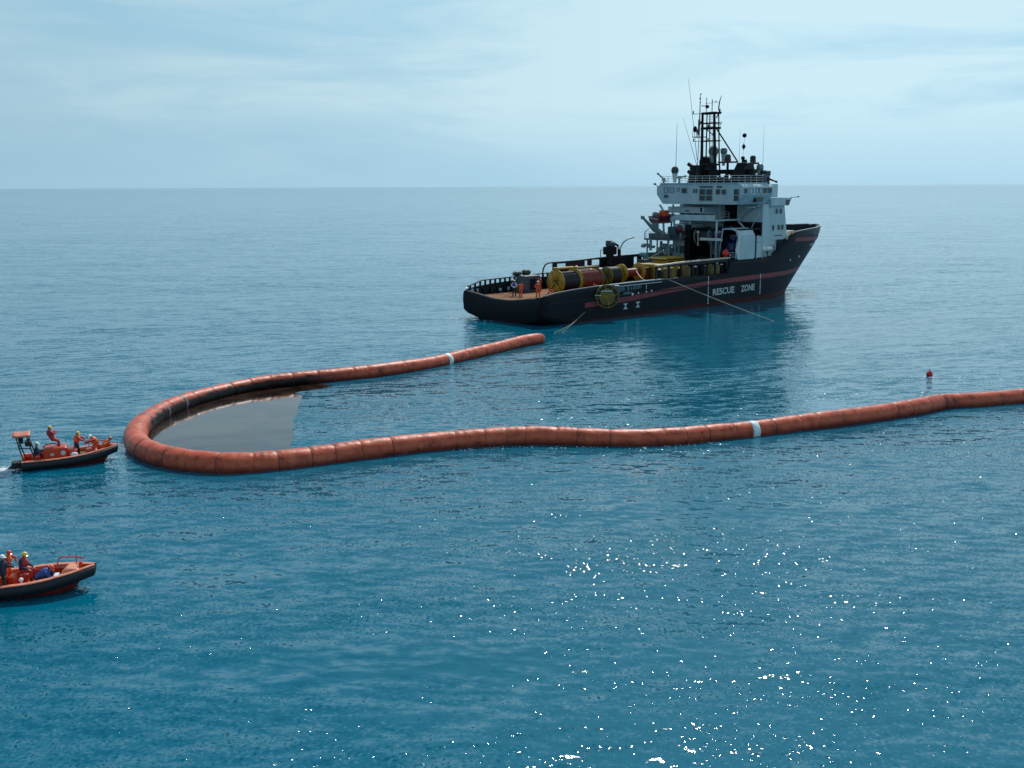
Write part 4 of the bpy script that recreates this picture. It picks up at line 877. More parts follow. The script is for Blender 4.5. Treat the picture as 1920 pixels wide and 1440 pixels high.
rc = on_ship('red_crate', 26.6, 1.0, DECK, 'dark red crate with a white cap between the forward reel and yellow power pack', 'crate')
mb = MB(); mb.box(-0.45, 0.45, -1.3, 1.0, 0, 2.5); mb.build('crate', 'redbrown', rc, bevel=0.05)
mb = MB(); mb.ell((0, 0.3, 2.6), 0.4, 0.5, 0.22); mb.build('cap', 'whitelit', rc)
# drums and bottles standing behind the starboard rail
def drum(x, mat, cap, label, h=2.75, r_=0.42):
    o = on_ship('gas_bottle', x, -6.15, DECK, label, 'bottle', 'tall bottles standing behind the starboard cargo rail')
    mb = MB(); rows = []
    for z, rr in ((0, r_ * 0.96), (0.08, r_), (h - 0.3, r_), (h - 0.12, r_ * 0.8), (h - 0.02, r_ * 0.35)):
        rows.append([(rr * math.cos(2 * math.pi * k / 16), rr * math.sin(2 * math.pi * k / 16), z) for k in range(16)])
    mb.grid(rows, closed=True); mb.add(rows[-1], [tuple(range(16))]); mb.build('body', mat, o)
    if cap: m2 = MB(); m2.ell((0, 0, h), r_ * 0.55, r_ * 0.55, 0.12, 10, 6); m2.build('cap', 'whitelit', o)
names = [(21.9, 'black', 1, 'black bottle with pale cap, aftmost behind the starboard cargo rail'), (23.0, 'olive', 0, 'dull yellow bottle next to the aftmost black one behind the rail'),
         (24.3, 'olive', 0, 'dull yellow bottle without cap abreast the yellow power pack'), (26.0, 'black', 1, 'black bottle with pale cap forward of two yellow ones behind the rail'),
         (27.6, 'olive', 0, 'slim dull yellow bottle between two pale-capped black bottles'), (29.3, 'black', 1, 'black bottle with pale cap, aft one of the middle pair'),
         (31.2, 'black', 1, 'black bottle with pale cap, forward one of the middle pair'), (32.6, 'olive', 0, 'worn yellow bottle, aft one of the forward yellow pair'),
         (33.9, 'olive', 1, 'worn yellow bottle with pale cap, forward one of the yellow pair'), (35.0, 'black', 1, 'black bottle with pale cap below the red ball buoy')]
for x, mt_, cp, lb in names: drum(x, mt_, cp, lb, 2.75 if mt_ == 'black' else 2.95, 0.42)
by = on_ship('ball_buoy', 35.3, -6.5, 6.35, 'shiny red ball buoy sitting on the starboard rail beside the hangar', 'buoy')
mb = MB(); mb.ell((0, 0, 0.52), 0.46, 0.46, 0.52, 18, 12); mb.build('float', 'red', by)
mb = MB(); mb.tube([(0, 0, 1.0), (0, 0, 1.16)], 0.1, 8); mb.build('eye', 'blue', by)
# yellow reel hung outside the starboard quarter
er = on_ship('hanging_reel', 9.87, -8.25, 2.9, 'round yellow reel with dark ring hanging outside the starboard quarter', 'reel', rz=R(-132))
mb = MB(); mb.disc_ring((0, 0, 0), (1, 0, 0), 1.28, 1.45, 0.22, 32); mb.build('outer_ring', 'olive', er)
mb = MB(); mb.disc_ring((0.02, 0, 0), (1, 0, 0), 0.98, 1.28, 0.16, 32); mb.build('rubber_ring', 'rubber', er)
mb = MB(); mb.cyl((0.02, 0, -0.05), (1, 0, 0), 0.26, 0.97, 28); mb.build('drum', 'olive', er)
mb = MB()
for k in range(8):
    a = k * math.pi / 4 + 0.2; mb.tube([(0.17, 0, 0), (0.17, math.cos(a) * 1.4, math.sin(a) * 1.4)], 0.035, 5)
mb.build('spoke', 'yellow', er)
mb = MB(); mb.box(0.1, 0.3, -0.75, 0.6, 0.62, 0.72); mb.box(0.1, 0.3, -1.5, -0.7, 0.1, 0.18); mb.build('bracket', 'rail', er)
mb = MB(); mb.box(-1.0, 0.0, 0.9, 1.5, 0.3, 1.3); mb.build('mount', 'grey', er, bevel=0.05)
# grey deck winch and dark mooring gear by the port rail aft
gw = on_ship('deck_box', 9.4, 5.3, DECK, 'dark grey steel deck locker against the port bulwark aft', 'locker')
mb = MB(); mb.box(-1.3, 1.3, -0.9, 0.9, 0, 2.1); mb.build('locker', 'grey', gw, bevel=0.08)
mb = MB(); mb.box(-0.5, 0.5, -0.93, -0.9, 0.3, 1.7); mb.build('door', 'navy', gw)
for i, (x, y, rr, lb) in enumerate(((8.3, 6.2, 0.45, 'smaller dark rubber fender lying on the port rail, aft one of two'), (9.9, 6.2, 0.55, 'larger dark rubber fender lying on the port rail, forward one of two'))):
    fo = on_ship('rubber_fender', x, y, 4.62, lb, 'fender', 'dark fenders on the port rail'); mb = MB(); mb.ell((0, 0, rr * 0.7), 0.75, 0.5, rr * 0.75); mb.build('fender_body', 'deckgreen', fo)
    mb = MB(); mb.tube([(-0.85, 0, rr * 0.7), (-0.7, 0, rr * 0.7)], 0.12, 6); mb.build('end_eye', 'steel', fo)
# black deck crane on the port rail
bc = on_ship('deck_crane', 25.6, 6.0, DECK, 'black deck crane with folded arm standing by the port cargo rail', 'crane')
mb = MB(); mb.tube([(0, 0, 0), (0, 0, 4.0)], 0.55, 14); mb.build('pedestal', 'black', bc)
mb = MB(); mb.box(-0.75, 0.75, -0.7, 0.7, 4.0, 5.1); mb.build('slew_housing', 'black', bc, bevel=0.15)
mb = MB(); mb.ell((0, -0.1, 5.4), 0.75, 0.7, 0.5, 12, 8); mb.box(-0.5, 0.2, -0.4, 0.4, 5.5, 5.95); mb.build('cab', 'deckgreen', bc, bevel=0.1)
mb = MB(); mb.tube([(0.2, -0.3, 5.7), (1.1, -0.5, 5.2), (1.25, -0.55, 4.6)], 0.16, 8); mb.tube([(1.3, -0.55, 4.7), (1.35, -0.6, 1.5)], 0.24, 8); mb.build('folded_arm', 'black', bc)
mb = MB(); mb.ell((1.2, -0.6, 4.9), 0.22); mb.build('joint', 'whitelit', bc)
mb = MB(); mb.tube([(-0.7, 0.4, 4.6), (-1.2, 0.5, 4.7), (-1.35, 0.5, 4.6), (-1.35, 0.5, 3.4), (-0.5, 0.4, 3.3)], 0.05, 6); mb.build('handrail', 'black', bc)
# folded boom fabric along the port rail
fb = on_ship('folded_boom', 20.0, 5.6, DECK, 'heap of faded orange boom fabric piled along the port cargo rail', 'boom fabric')
def blanket(L_, W_, H_, seed, nx=26, ny=10):
    r0 = random.Random(seed); ph = [r0.random() * 6 for _ in range(8)]; rows = []
    for i in range(nx + 1):
        u = i / nx; row = []
        for j in range(ny + 1):
            v = j / ny; e = (math.sin(math.pi * u) ** 0.35) * (math.sin(math.pi * v) ** 0.5) if 0 < u < 1 and 0 < v < 1 else 0
            z = H_ * e * (0.82 + 0.13 * math.sin(u * 21 + ph[0] + v * 3) + 0.1 * math.sin(v * 12 + ph[1] + u * 6) + 0.06 * math.sin(u * 47 + ph[2]))
            row.append(((u - 0.5) * L_, (v - 0.5) * W_ + 0.1 * math.sin(u * 17 + ph[3]), z))
        rows.append(row)
    mb = MB(); mb.grid(rows); return mb
o = blanket(7.2, 1.9, 2.9, 2).build('fabric_heap', 'pinkorange', fb); 
mb = MB(); mb.tube([(-3.2, -0.8, 0.3), (0, -0.9, 0.35), (3.1, -0.8, 0.3)], 0.3, 8); mb.build('folded_tube', 'maroon', fb)
for k, (x, w_, lb) in enumerate(((16.9, 1.0, 'white flat crate lid on the deck behind the red hose reel'), (21.0, 1.4, 'white flat crate lid near the port rail beside the orange fabric'))):
    wo = on_ship('flat_case', x, 2.9 if k == 0 else 3.8, DECK, lb, 'case', 'white cases on the deck'); mb = MB(); mb.box(-w_, w_, -0.4, 0.4, 0, 2.6 if k == 0 else 2.3); mb.build('case_body', 'navy', wo); mb = MB(); mb.box(-w_, w_, -0.45, 0.45, 2.6 if k == 0 else 2.3, 2.75 if k == 0 else 2.45); mb.build('lid', 'whitelit', wo)
# life raft canisters on the starboard shelter deck
for i, (x, lb) in enumerate(((43.1, 'white life raft canister abreast the white house, aft one of two'), (44.6, 'white life raft canister abreast the white house, forward one of two'))):
    lo = on_ship('life_raft_canister', x, -7.0 + i * 0.08, 6.15, lb, 'life raft', 'life raft canisters on the starboard side')
    mb = MB(); mb.cyl((0, 0, 1.0), (1, 0, 0), 0.9, 0.36, 16); mb.ell((0.45, 0, 1.0), 0.2, 0.36, 0.36); mb.ell((-0.45, 0, 1.0), 0.2, 0.36, 0.36); mb.build('canister', 'canister', lo)
    mb = MB(); mb.disc_ring((0.2, 0, 1.0), (1, 0, 0), 0.35, 0.375, 0.05); mb.disc_ring((-0.2, 0, 1.0), (1, 0, 0), 0.35, 0.375, 0.05); mb.build('band', 'pinkorange', lo)
    mb = MB(); mb.box(-0.4, 0.4, -0.3, 0.3, 0, 0.7); mb.build('cradle', 'machgreen', lo)
# ship's maroon boat hanging in the port davit
lf = on_ship('davit_boat', 37.0, 5.9, 10.6, 'maroon rescue boat hanging in the port davit below the bridge', 'boat')
def small_hull(L_, B_, H_, n=14):
    mb = MB(); rows = []
    for i in range(n + 1):
        u = i / n; x = -L_ / 2 + L_ * u; b_ = B_ / 2 * (1 - max(0, (u - 0.55) / 0.45) ** 2.0) ; kz = max(0, (u - 0.7) / 0.3) ** 2 * H_ * 0.7
        rows.append([(x, -b_, H_ + 0.25 * u * u), (x, -b_ * 0.93, H_ * 0.5 + kz * 0.4), (x, -b_ * 0.6, H_ * 0.12 + kz), (x, 0, kz), (x, b_ * 0.6, H_ * 0.12 + kz), (x, b_ * 0.93, H_ * 0.5 + kz * 0.4), (x, b_, H_ + 0.25 * u * u)])
    mb.grid(rows); mb.add(rows[0], [tuple(range(7))]); return mb
small_hull(4.6, 2.0, 1.0).build('hull', 'maroon', lf)
mb = MB(); mb.box(-2.25, 1.2, -0.9, 0.9, 0.85, 0.95); mb.build('deck', 'redbrown', lf)
mb = MB(); mb.tube([(-2.3, -1.02, 1.0), (0, -1.05, 1.05), (1.2, -0.9, 1.15), (2.25, -0.1, 1.3)], 0.1, 6); mb.tube([(-2.3, 1.02, 1.0), (0, 1.05, 1.05), (1.2, 0.9, 1.15), (2.25, 0.1, 1.3)], 0.1, 6); mb.tube([(-2.3, -1.02, 1.0), (-2.3, 1.02, 1.0)], 0.1, 6); mb.build('fender', 'maroon', lf)
mb = MB(); mb.tube([(-2.36, -0.75, 0.62), (-2.36, 0.75, 0.85)], 0.045, 5); mb.build('white_stripe', 'whitelit', lf)
mb = MB(); mb.box(-0.6, 0.5, -0.5, 0.5, 0.95, 1.9); mb.ell((-0.9, 0.3, 1.3), 0.3); mb.build('console', 'orange', lf, bevel=0.1)
mb = MB(); mb.ell((-1.6, 0.4, 1.3), 0.4, 0.45, 0.4); mb.build('outboard', 'dome', lf)

# ropes
def rope(name, pts, r_, mat, label, n=24, sag=0.6):
    pts = [Vector(p) for p in pts]; out_ = []
    for a, b_ in zip(pts, pts[1:]):
        for i in range(n):
            t = i / n; p = a.lerp(b_, t); p.z -= sag * 4 * t * (1 - t); out_.append(p)
    out_.append(pts[-1]); base = out_[0].copy()
    mb = MB(); mb.tube([p - base for p in out_], r_, 5); o = mb.build(name, mat, None, label=label, cat='rope'); o.location = base
    return o
W_ = lambda x, y, z: SHIP @ Vector((x, y, z))
rope('mooring_line', [W_(21.9, -7.35, 4.28), W_(23.8, -22.6, -0.05)], 0.045, 'rope', 'long pale line running from the starboard rail down into the water', sag=0.12)
rope('tow_line', [W_(6.7, -7.4, 1.25), W_(-4.35, -13.58, -0.05)], 0.022, 'deckrope', 'left one of two tow lines slanting from the stern quarter into the water', sag=0.4)
rope('tow_line', [W_(7.0, -7.4, 1.2), W_(-2.4, -11.8, 0.05), W_(-3.6, -13.2, -0.1)], 0.035, 'deckrope', 'right brighter one of two tow lines from the stern quarter', sag=0.35)
rope('hose_end', [W_(21.9, -2.2, 5.0), W_(18.3, -6.3, 4.5), W_(18.2, -7.2, 4.3), W_(17.9, -7.45, 3.2)], 0.06, 'tanrope', 'tan hose end hanging from the forward reel over the starboard rail', n=8, sag=0.1)
rope('crane_wire', [W_(26.6, 0.5, 6.0), W_(34.6, -0.2, 9.1)], 0.05, 'grey', 'grey wire rising from the deck to the winch house', n=8, sag=0.2)

# ================================================================ people
def person(loc, face, pose, label, top='orangefab', legs='orangefab', boots='blackfab', helmet='hwhite', vest=None, scale=1.0, group=None, tilt=0.0):
    """pose: dict of joints in metres, x forward, y to the left, z up; feet at z = 0"""
    J = dict(pelvis=(0, 0, .95), chest=(0, 0, 1.28), neck=(0, 0, 1.48), head=(.02, 0, 1.66),
             ls=(0, .19, 1.42), le=(.02, .26, 1.14), lh=(.08, .25, .90), rs=(0, -.19, 1.42), re=(.02, -.26, 1.14), rh=(.08, -.25, .90),
             lhip=(0, .10, .92), lk=(.03, .11, .50), la=(-.02, .12, .09), rhip=(0, -.10, .92), rk=(.03, -.11, .50), ra=(-.02, -.12, .09))
    J.update(pose); J = {k: Vector(v) * scale for k, v in J.items()}
    o = empty('person', loc, face, label, 'person', group); s = scale
    def limb(mb, a, b_, r0, r1, n=8):
        a = Vector(a); b_ = Vector(b_); mb.tube([a, a.lerp(b_, 0.33), a.lerp(b_, 0.66), b_], [r0 * s, lerp(r0, r1, .33) * s * 1.05, lerp(r0, r1, .66) * s, r1 * s], n); mb.ell(a, r0 * s, nu=8, nv=6); mb.ell(b_, r1 * s, nu=8, nv=6)
    hd = J['head']; upv = (hd - J['neck']).normalized(); fwd = Vector((1, 0, 0)); fwd = (fwd - upv * fwd.dot(upv)).normalized(); lat = upv.cross(fwd)
    Rm = Matrix((fwd, lat, upv)).transposed()
    # body: one continuous skin surface (head with face, neck, trunk, limbs, hands with fingers)
    mb = MB(); mb.ell(hd, .095 * s, .078 * s, .118 * s, 12, 9, Rm); mb.ell(hd - upv * .06 * s + fwd * .02 * s, .07 * s, .06 * s, .06 * s, 10, 7, Rm)
    mb.ell(hd + fwd * .10 * s - upv * .01 * s, .022 * s, .016 * s, .03 * s, 8, 6, Rm)
    for q in (1, -1):
        mb.ell(hd + lat * q * .08 * s, .02 * s, .014 * s, .032 * s, 8, 6, Rm); mb.ell(hd + fwd * .083 * s + lat * q * .032 * s + upv * .018 * s, .014 * s, .016 * s, .011 * s, 8, 6, Rm)
    mb.ell(hd + fwd * .088 * s - upv * .05 * s, .014 * s, .026 * s, .009 * s, 8, 6, Rm)
    limb(mb, J['neck'] - upv * .05 * s, hd - upv * .08 * s, .06, .055)
    limb(mb, J['pelvis'], J['chest'], .12, .13); limb(mb, J['chest'], J['neck'], .12, .06); limb(mb, J['ls'], J['rs'], .06, .06)
    for a in 'lr':
        limb(mb, J[a + 's'], J[a + 'e'], .045, .04); limb(mb, J[a + 'e'], J[a + 'h'], .04, .03)
        limb(mb, J[a + 'hip'], J[a + 'k'], .075, .055); limb(mb, J[a + 'k'], J[a + 'a'], .052, .04); limb(mb, J['chest'], J[a + 's'], .09, .05); limb(mb, J['pelvis'], J[a + 'hip'], .1, .075)
        h = J[a + 'h']; d = (h - J[a + 'e']).normalized(); side = d.cross(Vector((0, 0, 1))); side = side.normalized() if side.length > .1 else Vector((0, 1, 0)); nrm_ = side.cross(d)
        Hm = Matrix((d, side, nrm_)).transposed(); mb.ell(h + d * .045 * s, .05 * s, .042 * s, .02 * s, 8, 6, Hm)
        for k, ln in enumerate((.06, .07, .065, .052)):
            r0 = h + d * .08 * s + side * (k - 1.5) * .022 * s; mid = r0 + d * ln * .55 * s - nrm_ * .008 * s; tip = mid + d * ln * .4 * s - nrm_ * .025 * s
            mb.tube([r0 - d * .02 * s, mid, tip], [.011 * s, .010 * s, .008 * s], 6)
        q = -1 if a == 'l' else 1
        r0 = h + d * .02 * s + side * q * .035 * s; mb.tube([r0, r0 + (d * .6 + side * q * .8) * .04 * s, r0 + (d + side * q * .4) * .065 * s], [.014 * s, .012 * s, .009 * s], 6)
    body = mb.build('body', 'skin', o, fix=False); md = body.modifiers.new('skin', 'REMESH'); md.mode = 'VOXEL'; md.voxel_size = .011 * s; md.use_smooth_shade = True
    def cloth(name, mat, f, vox=.016):
        m_ = MB(); f(m_); c_ = m_.build(name, mat, o, fix=False); d_ = c_.modifiers.new('cloth', 'REMESH'); d_.mode = 'VOXEL'; d_.voxel_size = vox * s; d_.use_smooth_shade = True; return c_
    def ftop(m_):
        limb(m_, J['pelvis'] + Vector((0, 0, .02)) * s, J['chest'], .155, .165); limb(m_, J['chest'], J['neck'] - upv * .03 * s, .15, .075)
        for a in 'lr': limb(m_, J['chest'] + (J['neck'] - J['chest']) * .3, J[a + 's'], .12, .085); limb(m_, J[a + 's'], J[a + 'e'], .078, .062); limb(m_, J[a + 'e'], J[a + 'h'], .062, .048)
    cloth('jacket', top, ftop)
    def flegs(m_):
        limb(m_, J['pelvis'], J['pelvis'] - Vector((0, 0, .03)) * s, .15, .14)
        for a in 'lr': limb(m_, J['pelvis'].lerp(J[a + 'hip'], .5), J[a + 'hip'], .12, .11); limb(m_, J[a + 'hip'], J[a + 'k'], .108, .078); limb(m_, J[a + 'k'], J[a + 'a'], .078, .062)
    cloth('trousers', legs, flegs)
    for a in 'lr':
        m_ = MB(); an = J[a + 'a']; sh = (an - J[a + 'k']).normalized(); toe = Vector((1, 0, 0)) if abs(sh.x) < .8 else Vector((0, 0, -1))
        m_.tube([an - sh * .12 * s, an + sh * .02 * s], [.068 * s, .062 * s], 8); m_.ell(an + toe * .06 * s + sh * .04 * s, .13 * s, .052 * s, .045 * s, 10, 7, Matrix((toe, Vector((0, 1, 0)), toe.cross(Vector((0, 1, 0))))).transposed()); m_.build('boot', boots, o)
    m_ = MB(); hb_ = hd + upv * .035 * s; m_.ell(hb_ - fwd * .01 * s, .118 * s, .10 * s, .11 * s, 14, 10, Rm)
    m_.disc_ring(hb_ + fwd * .015 * s - upv * .005 * s, upv, .09 * s, .125 * s, .015 * s, 18)
    if helmet:
        keep = MB(); rows = []
        for j in range(7):
            th = math.pi / 2 * j / 6; rows.append([hb_ + fwd * (.132 * s * math.cos(th) * math.cos(2 * math.pi * k / 16)) + lat * (.112 * s * math.cos(th) * math.sin(2 * math.pi * k / 16)) + upv * (.118 * s * math.sin(th)) for k in range(16)])
        keep.grid(rows, closed=True)
        rim = [[hb_ + fwd * ((.132 + e + (.03 if math.cos(2 * math.pi * k / 16) > .3 else 0) * (e > 0)) * s * math.cos(2 * math.pi * k / 16)) + lat * ((.112 + e) * s * math.sin(2 * math.pi * k / 16)) + upv * (-.008 * s * (e > 0)) for k in range(16)] for e in (0, .018)]
        keep.grid(rim, closed=True); keep.build('helmet', helmet, o)
        hm_ = MB(); hm_.ell(hd - fwd * .02 * s + upv * .005 * s, .093 * s, .083 * s, .095 * s, 12, 8, Rm); hm_.build('hair', 'hair', o)
    else:
        hm_ = MB(); hm_.ell(hd - fwd * .015 * s + upv * .03 * s, .10 * s, .088 * s, .10 * s, 12, 8, Rm); hm_.build('hair', 'hair', o)
    if vest:
        def fv(m2):
            c0 = J['pelvis'].lerp(J['chest'], .45); tdir = (J['neck'] - c0).normalized(); f2 = Vector((1, 0, 0)); f2 = (f2 - tdir * f2.dot(tdir)).normalized(); l2 = tdir.cross(f2); Vm = Matrix((f2, l2, tdir)).transposed(); cc = c0.lerp(J['neck'], .52)
            m2.ell(cc, .20 * s, .215 * s, .27 * s, 14, 10, Vm); m2.ell(cc + f2 * .06 * s, .19 * s, .17 * s, .22 * s, 12, 8, Vm); m2.ell(J['neck'] - tdir * .01 * s - f2 * .04 * s, .12 * s, .15 * s, .06 * s, 12, 8, Vm)
        cloth('life_vest', vest, fv)
    return o
def V(**k): return k
LEAN = V(pelvis=(-.05, 0, .93), chest=(.14, 0, 1.20), neck=(.28, 0, 1.36), head=(.38, 0, 1.50), ls=(.24, .19, 1.30), rs=(.24, -.19, 1.30), le=(.42, .26, 1.12), re=(.42, -.26, 1.12), lh=(.62, .20, 1.05), rh=(.62, -.20, 1.05))
SIT = V(pelvis=(0, 0, .50), chest=(.04, 0, .84), neck=(.06, 0, 1.04), head=(.09, 0, 1.22), ls=(.05, .19, .98), rs=(.05, -.19, .98), le=(.12, .27, .72), re=(.12, -.27, .72), lh=(.36, .20, .62), rh=(.36, -.20, .62), lhip=(.02, .1, .50), rhip=(.02, -.1, .50), lk=(.44, .14, .50), rk=(.44, -.14, .50), la=(.44, .14, .09), ra=(.44, -.14, .09))
CROUCH = V(pelvis=(-.05, 0, .38), chest=(.18, 0, .64), neck=(.32, 0, .78), head=(.44, 0, .90), ls=(.28, .19, .72), rs=(.28, -.19, .72), le=(.42, .24, .50), re=(.42, -.24, .50), lh=(.56, .16, .34), rh=(.56, -.16, .34), lhip=(-.03, .1, .36), rhip=(-.03, -.1, .36), lk=(.36, .16, .48), rk=(.30, -.18, .30), la=(.06, .14, .09), ra=(-.10, -.14, .09))
REACH = V(pelvis=(0, 0, .93), chest=(.10, 0, 1.22), neck=(.17, 0, 1.41), head=(.23, 0, 1.57), ls=(.15, .19, 1.36), rs=(.15, -.19, 1.36), le=(.40, .26, 1.26), re=(.38, -.26, 1.20), lh=(.66, .22, 1.22), rh=(.62, -.18, 1.12), lk=(.12, .13, .50), la=(.10, .14, .09), rk=(-.08, -.12, .50), ra=(-.22, -.13, .09))
BEND = V(pelvis=(0, 0, .80), chest=(.24, 0, .98), neck=(.42, 0, 1.04), head=(.56, 0, 1.10), ls=(.36, .19, 1.0), rs=(.36, -.19, 1.0), le=(.52, .25, .80), re=(.52, -.25, .80), lh=(.68, .18, .62), rh=(.68, -.18, .62), lhip=(0, .1, .78), rhip=(0, -.1, .78), lk=(.20, .14, .46), rk=(.16, -.14, .44), la=(-.02, .14, .09), ra=(-.08, -.14, .09))
AKIMBO = V(le=(-.05, .36, 1.20), lh=(.06, .20, 1.02), re=(-.05, -.36, 1.20), rh=(.06, -.20, 1.02), la=(-.02, .17, .09), ra=(-.02, -.17, .09), lk=(.02, .15, .50), rk=(.02, -.15, .50))
def crew(x, y, face, *a, **k):
    p = SHIP @ Vector((x, y, DECK)); return person(p, SHIP_RZ + face, *a, **k)
SC = 1.12
crew(4.0, 1.96, R(20), AKIMBO, 'person in white shirt and blue vest, dark trousers, leftmost on the stern deck', top='whitefab', legs='blackfab', vest='blue', helmet='hwhite', scale=SC, group='crew on the stern deck')
crew(3.8, 0.55, R(35), REACH | V(lh=(.28, .24, .98), rh=(.3, -.2, .98), le=(.1, .27, 1.15), re=(.1, -.27, 1.15)), 'person in orange coverall standing right of the one in white shirt', helmet=None, scale=SC, group='crew on the stern deck')
crew(5.3, -0.95, R(-120), AKIMBO | V(le=(.02, .30, 1.14), lh=(.12, .30, .90)), 'person in red-orange coverall and white helmet standing with legs apart on the stern deck', top='orangefab', legs='orangefab', helmet='hwhite', scale=SC, group='crew on the stern deck')
crew(10.4, 4.1, R(100), V(), 'person in red coverall standing by the port bulwark behind the others', top='orangefab', legs='redfab', helmet=None, scale=SC, group='crew on the stern deck')
crew(7.2, -1.6, R(190), CROUCH, 'person crouching in orange coverall just aft of the dark hose reel', top='orangefab', legs='redfab', helmet=None, boots='blackfab', scale=SC, group='crew on the stern deck')
crew(13.3, -3.6, R(150), BEND, 'person in purple-navy overall bending beside the red hose reel at the starboard rail', top='navyfab', legs='navyfab', helmet='hred', scale=1.05, group='crew on the stern deck')

# ================================================================ containment boom
BOOM = [(3.2, 110.4), (2.05, 108.96), (0.56, 107.09), (-6.04, 96.94), (-10.21, 91.93), (-13.89, 89.17), (-18.0, 86.6), (-21.0, 84.2), (-23.0, 81.17), (-24.3, 77.94), (-24.9, 75.3), (-25.05, 72.4), (-24.75, 69.15), (-23.95, 66.08), (-22.75, 63.6), (-20.9, 61.45), (-19.04, 60.15), (-17.64, 59.65), (-16.29, 59.42), (-14.84, 59.70), (-13.32, 60.30), (-10.44, 61.77), (-7.42, 63.35), (-4.12, 64.80), (-1.09, 65.60), (1.04, 65.85), (2.47, 65.82), (5.6, 65.45), (7.9, 65.4), (10.37, 65.80), (11.95, 66.35), (15.59, 67.85), (19.52, 69.61), (23.49, 71.45), (28.65, 74.30), (31.31, 76.22), (33.81, 76.93), (38.35, 78.47), (46.0, 81.5), (54.0, 85.5)]
def catmull(P, step=0.35):
    P = [Vector((p[0], p[1])) for p in P]; out_ = []
    for i in range(len(P) - 1):
        p0 = P[max(i - 1, 0)]; p1 = P[i]; p2 = P[i + 1]; p3 = P[min(i + 2, len(P) - 1)]; n = max(2, int((p2 - p1).length / step))
        for k in range(n):
            t = k / n; out_.append(0.5 * ((2 * p1) + (p2 - p0) * t + (2 * p0 - 5 * p1 + 4 * p2 - p3) * t * t + (3 * p1 - p0 - 3 * p2 + p3) * t ** 3))
    out_.append(P[-1]); return out_
PATH = catmull(BOOM)
LEN = [0.0]
for a, b_ in zip(PATH, PATH[1:]): LEN.append(LEN[-1] + (b_ - a).length)
def along(s_):
    s_ = max(0, min(LEN[-1], s_)); lo, hi = 0, len(LEN) - 1
    while hi - lo > 1:
        mid_ = (lo + hi) // 2
        if LEN[mid_] <= s_: lo = mid_
        else: hi = mid_
    t = (s_ - LEN[lo]) / max(1e-9, LEN[hi] - LEN[lo]); p = PATH[lo].lerp(PATH[hi], t)
    a = PATH[max(lo - 1, 0)]; c_ = PATH[min(hi + 1, len(PATH) - 1)]; return p, (c_ - a).normalized()
boom = empty('oil_containment_boom', (PATH[0].x, PATH[0].y, 0), 0, 'long orange inflated oil boom curving in a hook across the sea', 'oil boom')
B0 = Vector((PATH[0].x, PATH[0].y, 0)); RB, ZB = 0.655, 0.33
rb = random.Random(11)
S_BEND = LEN[min(range(len(PATH)), key=lambda i: (PATH[i] - Vector((-17.5, 59.7))).length)]
def ring(s_, r_, n=22, sag=0.0, tiltk=0.0):
    p, d = along(s_); r_ = r_ * (0.985 + 0.145 * math.exp(-((s_ - S_BEND) / 17.0) ** 2)); side = Vector((d.y, -d.x, 0)); zc = ZB + 0.05 * math.sin(s_ * 0.23 + 1) + 0.03 * math.sin(s_ * 0.61); q = []
    for k in range(n):
        a = 2 * math.pi * k / n; rr = r_ * (1 + 0.012 * math.sin(5 * a + s_ * 3.1))
        q.append(Vector((p.x, p.y, zc)) - B0 + side * rr * math.cos(a) * 1.02 + Vector((0, 0, 1)) * rr * math.sin(a) * 0.99 + Vector((d.x, d.y, 0)) * tiltk * math.sin(a + 0.6) * r_)
    return q
TOT = LEN[-1]; s_ = 0.75; edges = [s_]
while s_ < TOT - 2:
    s_ += rb.choice((1.45, 1.8, 2.1)) + rb.uniform(-0.2, 0.2); edges.append(s_)
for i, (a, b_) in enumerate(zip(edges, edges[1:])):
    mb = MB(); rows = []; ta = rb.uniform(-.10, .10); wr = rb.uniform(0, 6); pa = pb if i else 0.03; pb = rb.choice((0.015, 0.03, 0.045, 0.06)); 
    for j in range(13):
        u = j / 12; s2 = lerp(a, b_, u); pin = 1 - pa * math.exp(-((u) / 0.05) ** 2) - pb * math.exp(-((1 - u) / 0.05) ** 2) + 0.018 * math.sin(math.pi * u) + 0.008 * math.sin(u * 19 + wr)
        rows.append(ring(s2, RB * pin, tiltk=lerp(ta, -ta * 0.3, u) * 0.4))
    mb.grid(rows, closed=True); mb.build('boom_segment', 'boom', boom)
    # seam cord pulled round every joint
    q = ring(a, RB * (1 - pa) * 0.997, 22, tiltk=ta * 0.4); m2 = MB(); m2.tube(q + [q[0]], 0.006 + pa * 0.45, 5, cap=False); m2.build('seam_cord', rb.choice(('seam', 'seam', 'boom')), boom)
# rounded closed end near the ship with end plate
mb = MB(); rows = []
for j in range(8):
    u = j / 7; rows.append(ring(0.75 - 0.75 * u, RB * math.sqrt(max(0.0, 1 - (u * 0.92) ** 2.6)) * 0.97))
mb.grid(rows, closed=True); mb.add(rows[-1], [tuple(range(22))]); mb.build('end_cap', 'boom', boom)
p, d = along(0.05); mb = MB(); c0 = Vector((p.x, p.y, ZB + 0.35)) - B0; mb.tube([c0 + Vector((0, 0, -.3)), c0 + Vector((0.25, .2, .1))], 0.06, 6); mb.build('towing_eye', 'red', boom)
def band(s0, w_, r_, mat, name, label=None):
    mb = MB(); rows = [ring(s0 - w_ / 2, r_ * .985), ring(s0 - w_ / 2, r_), ring(s0, r_ * 1.004), ring(s0 + w_ / 2, r_), ring(s0 + w_ / 2, r_ * .985)]; mb.grid(rows, closed=True); return mb.build(name, mat, boom, label=label)
def nearest(x, y):
    return min(range(len(PATH)), key=lambda i: (PATH[i] - Vector((x, y))).length)
band(LEN[nearest(-6.0, 97.0)], 0.55, RB * 1.02, 'band', 'marker_band', 'white marker band on the far arm of the boom')
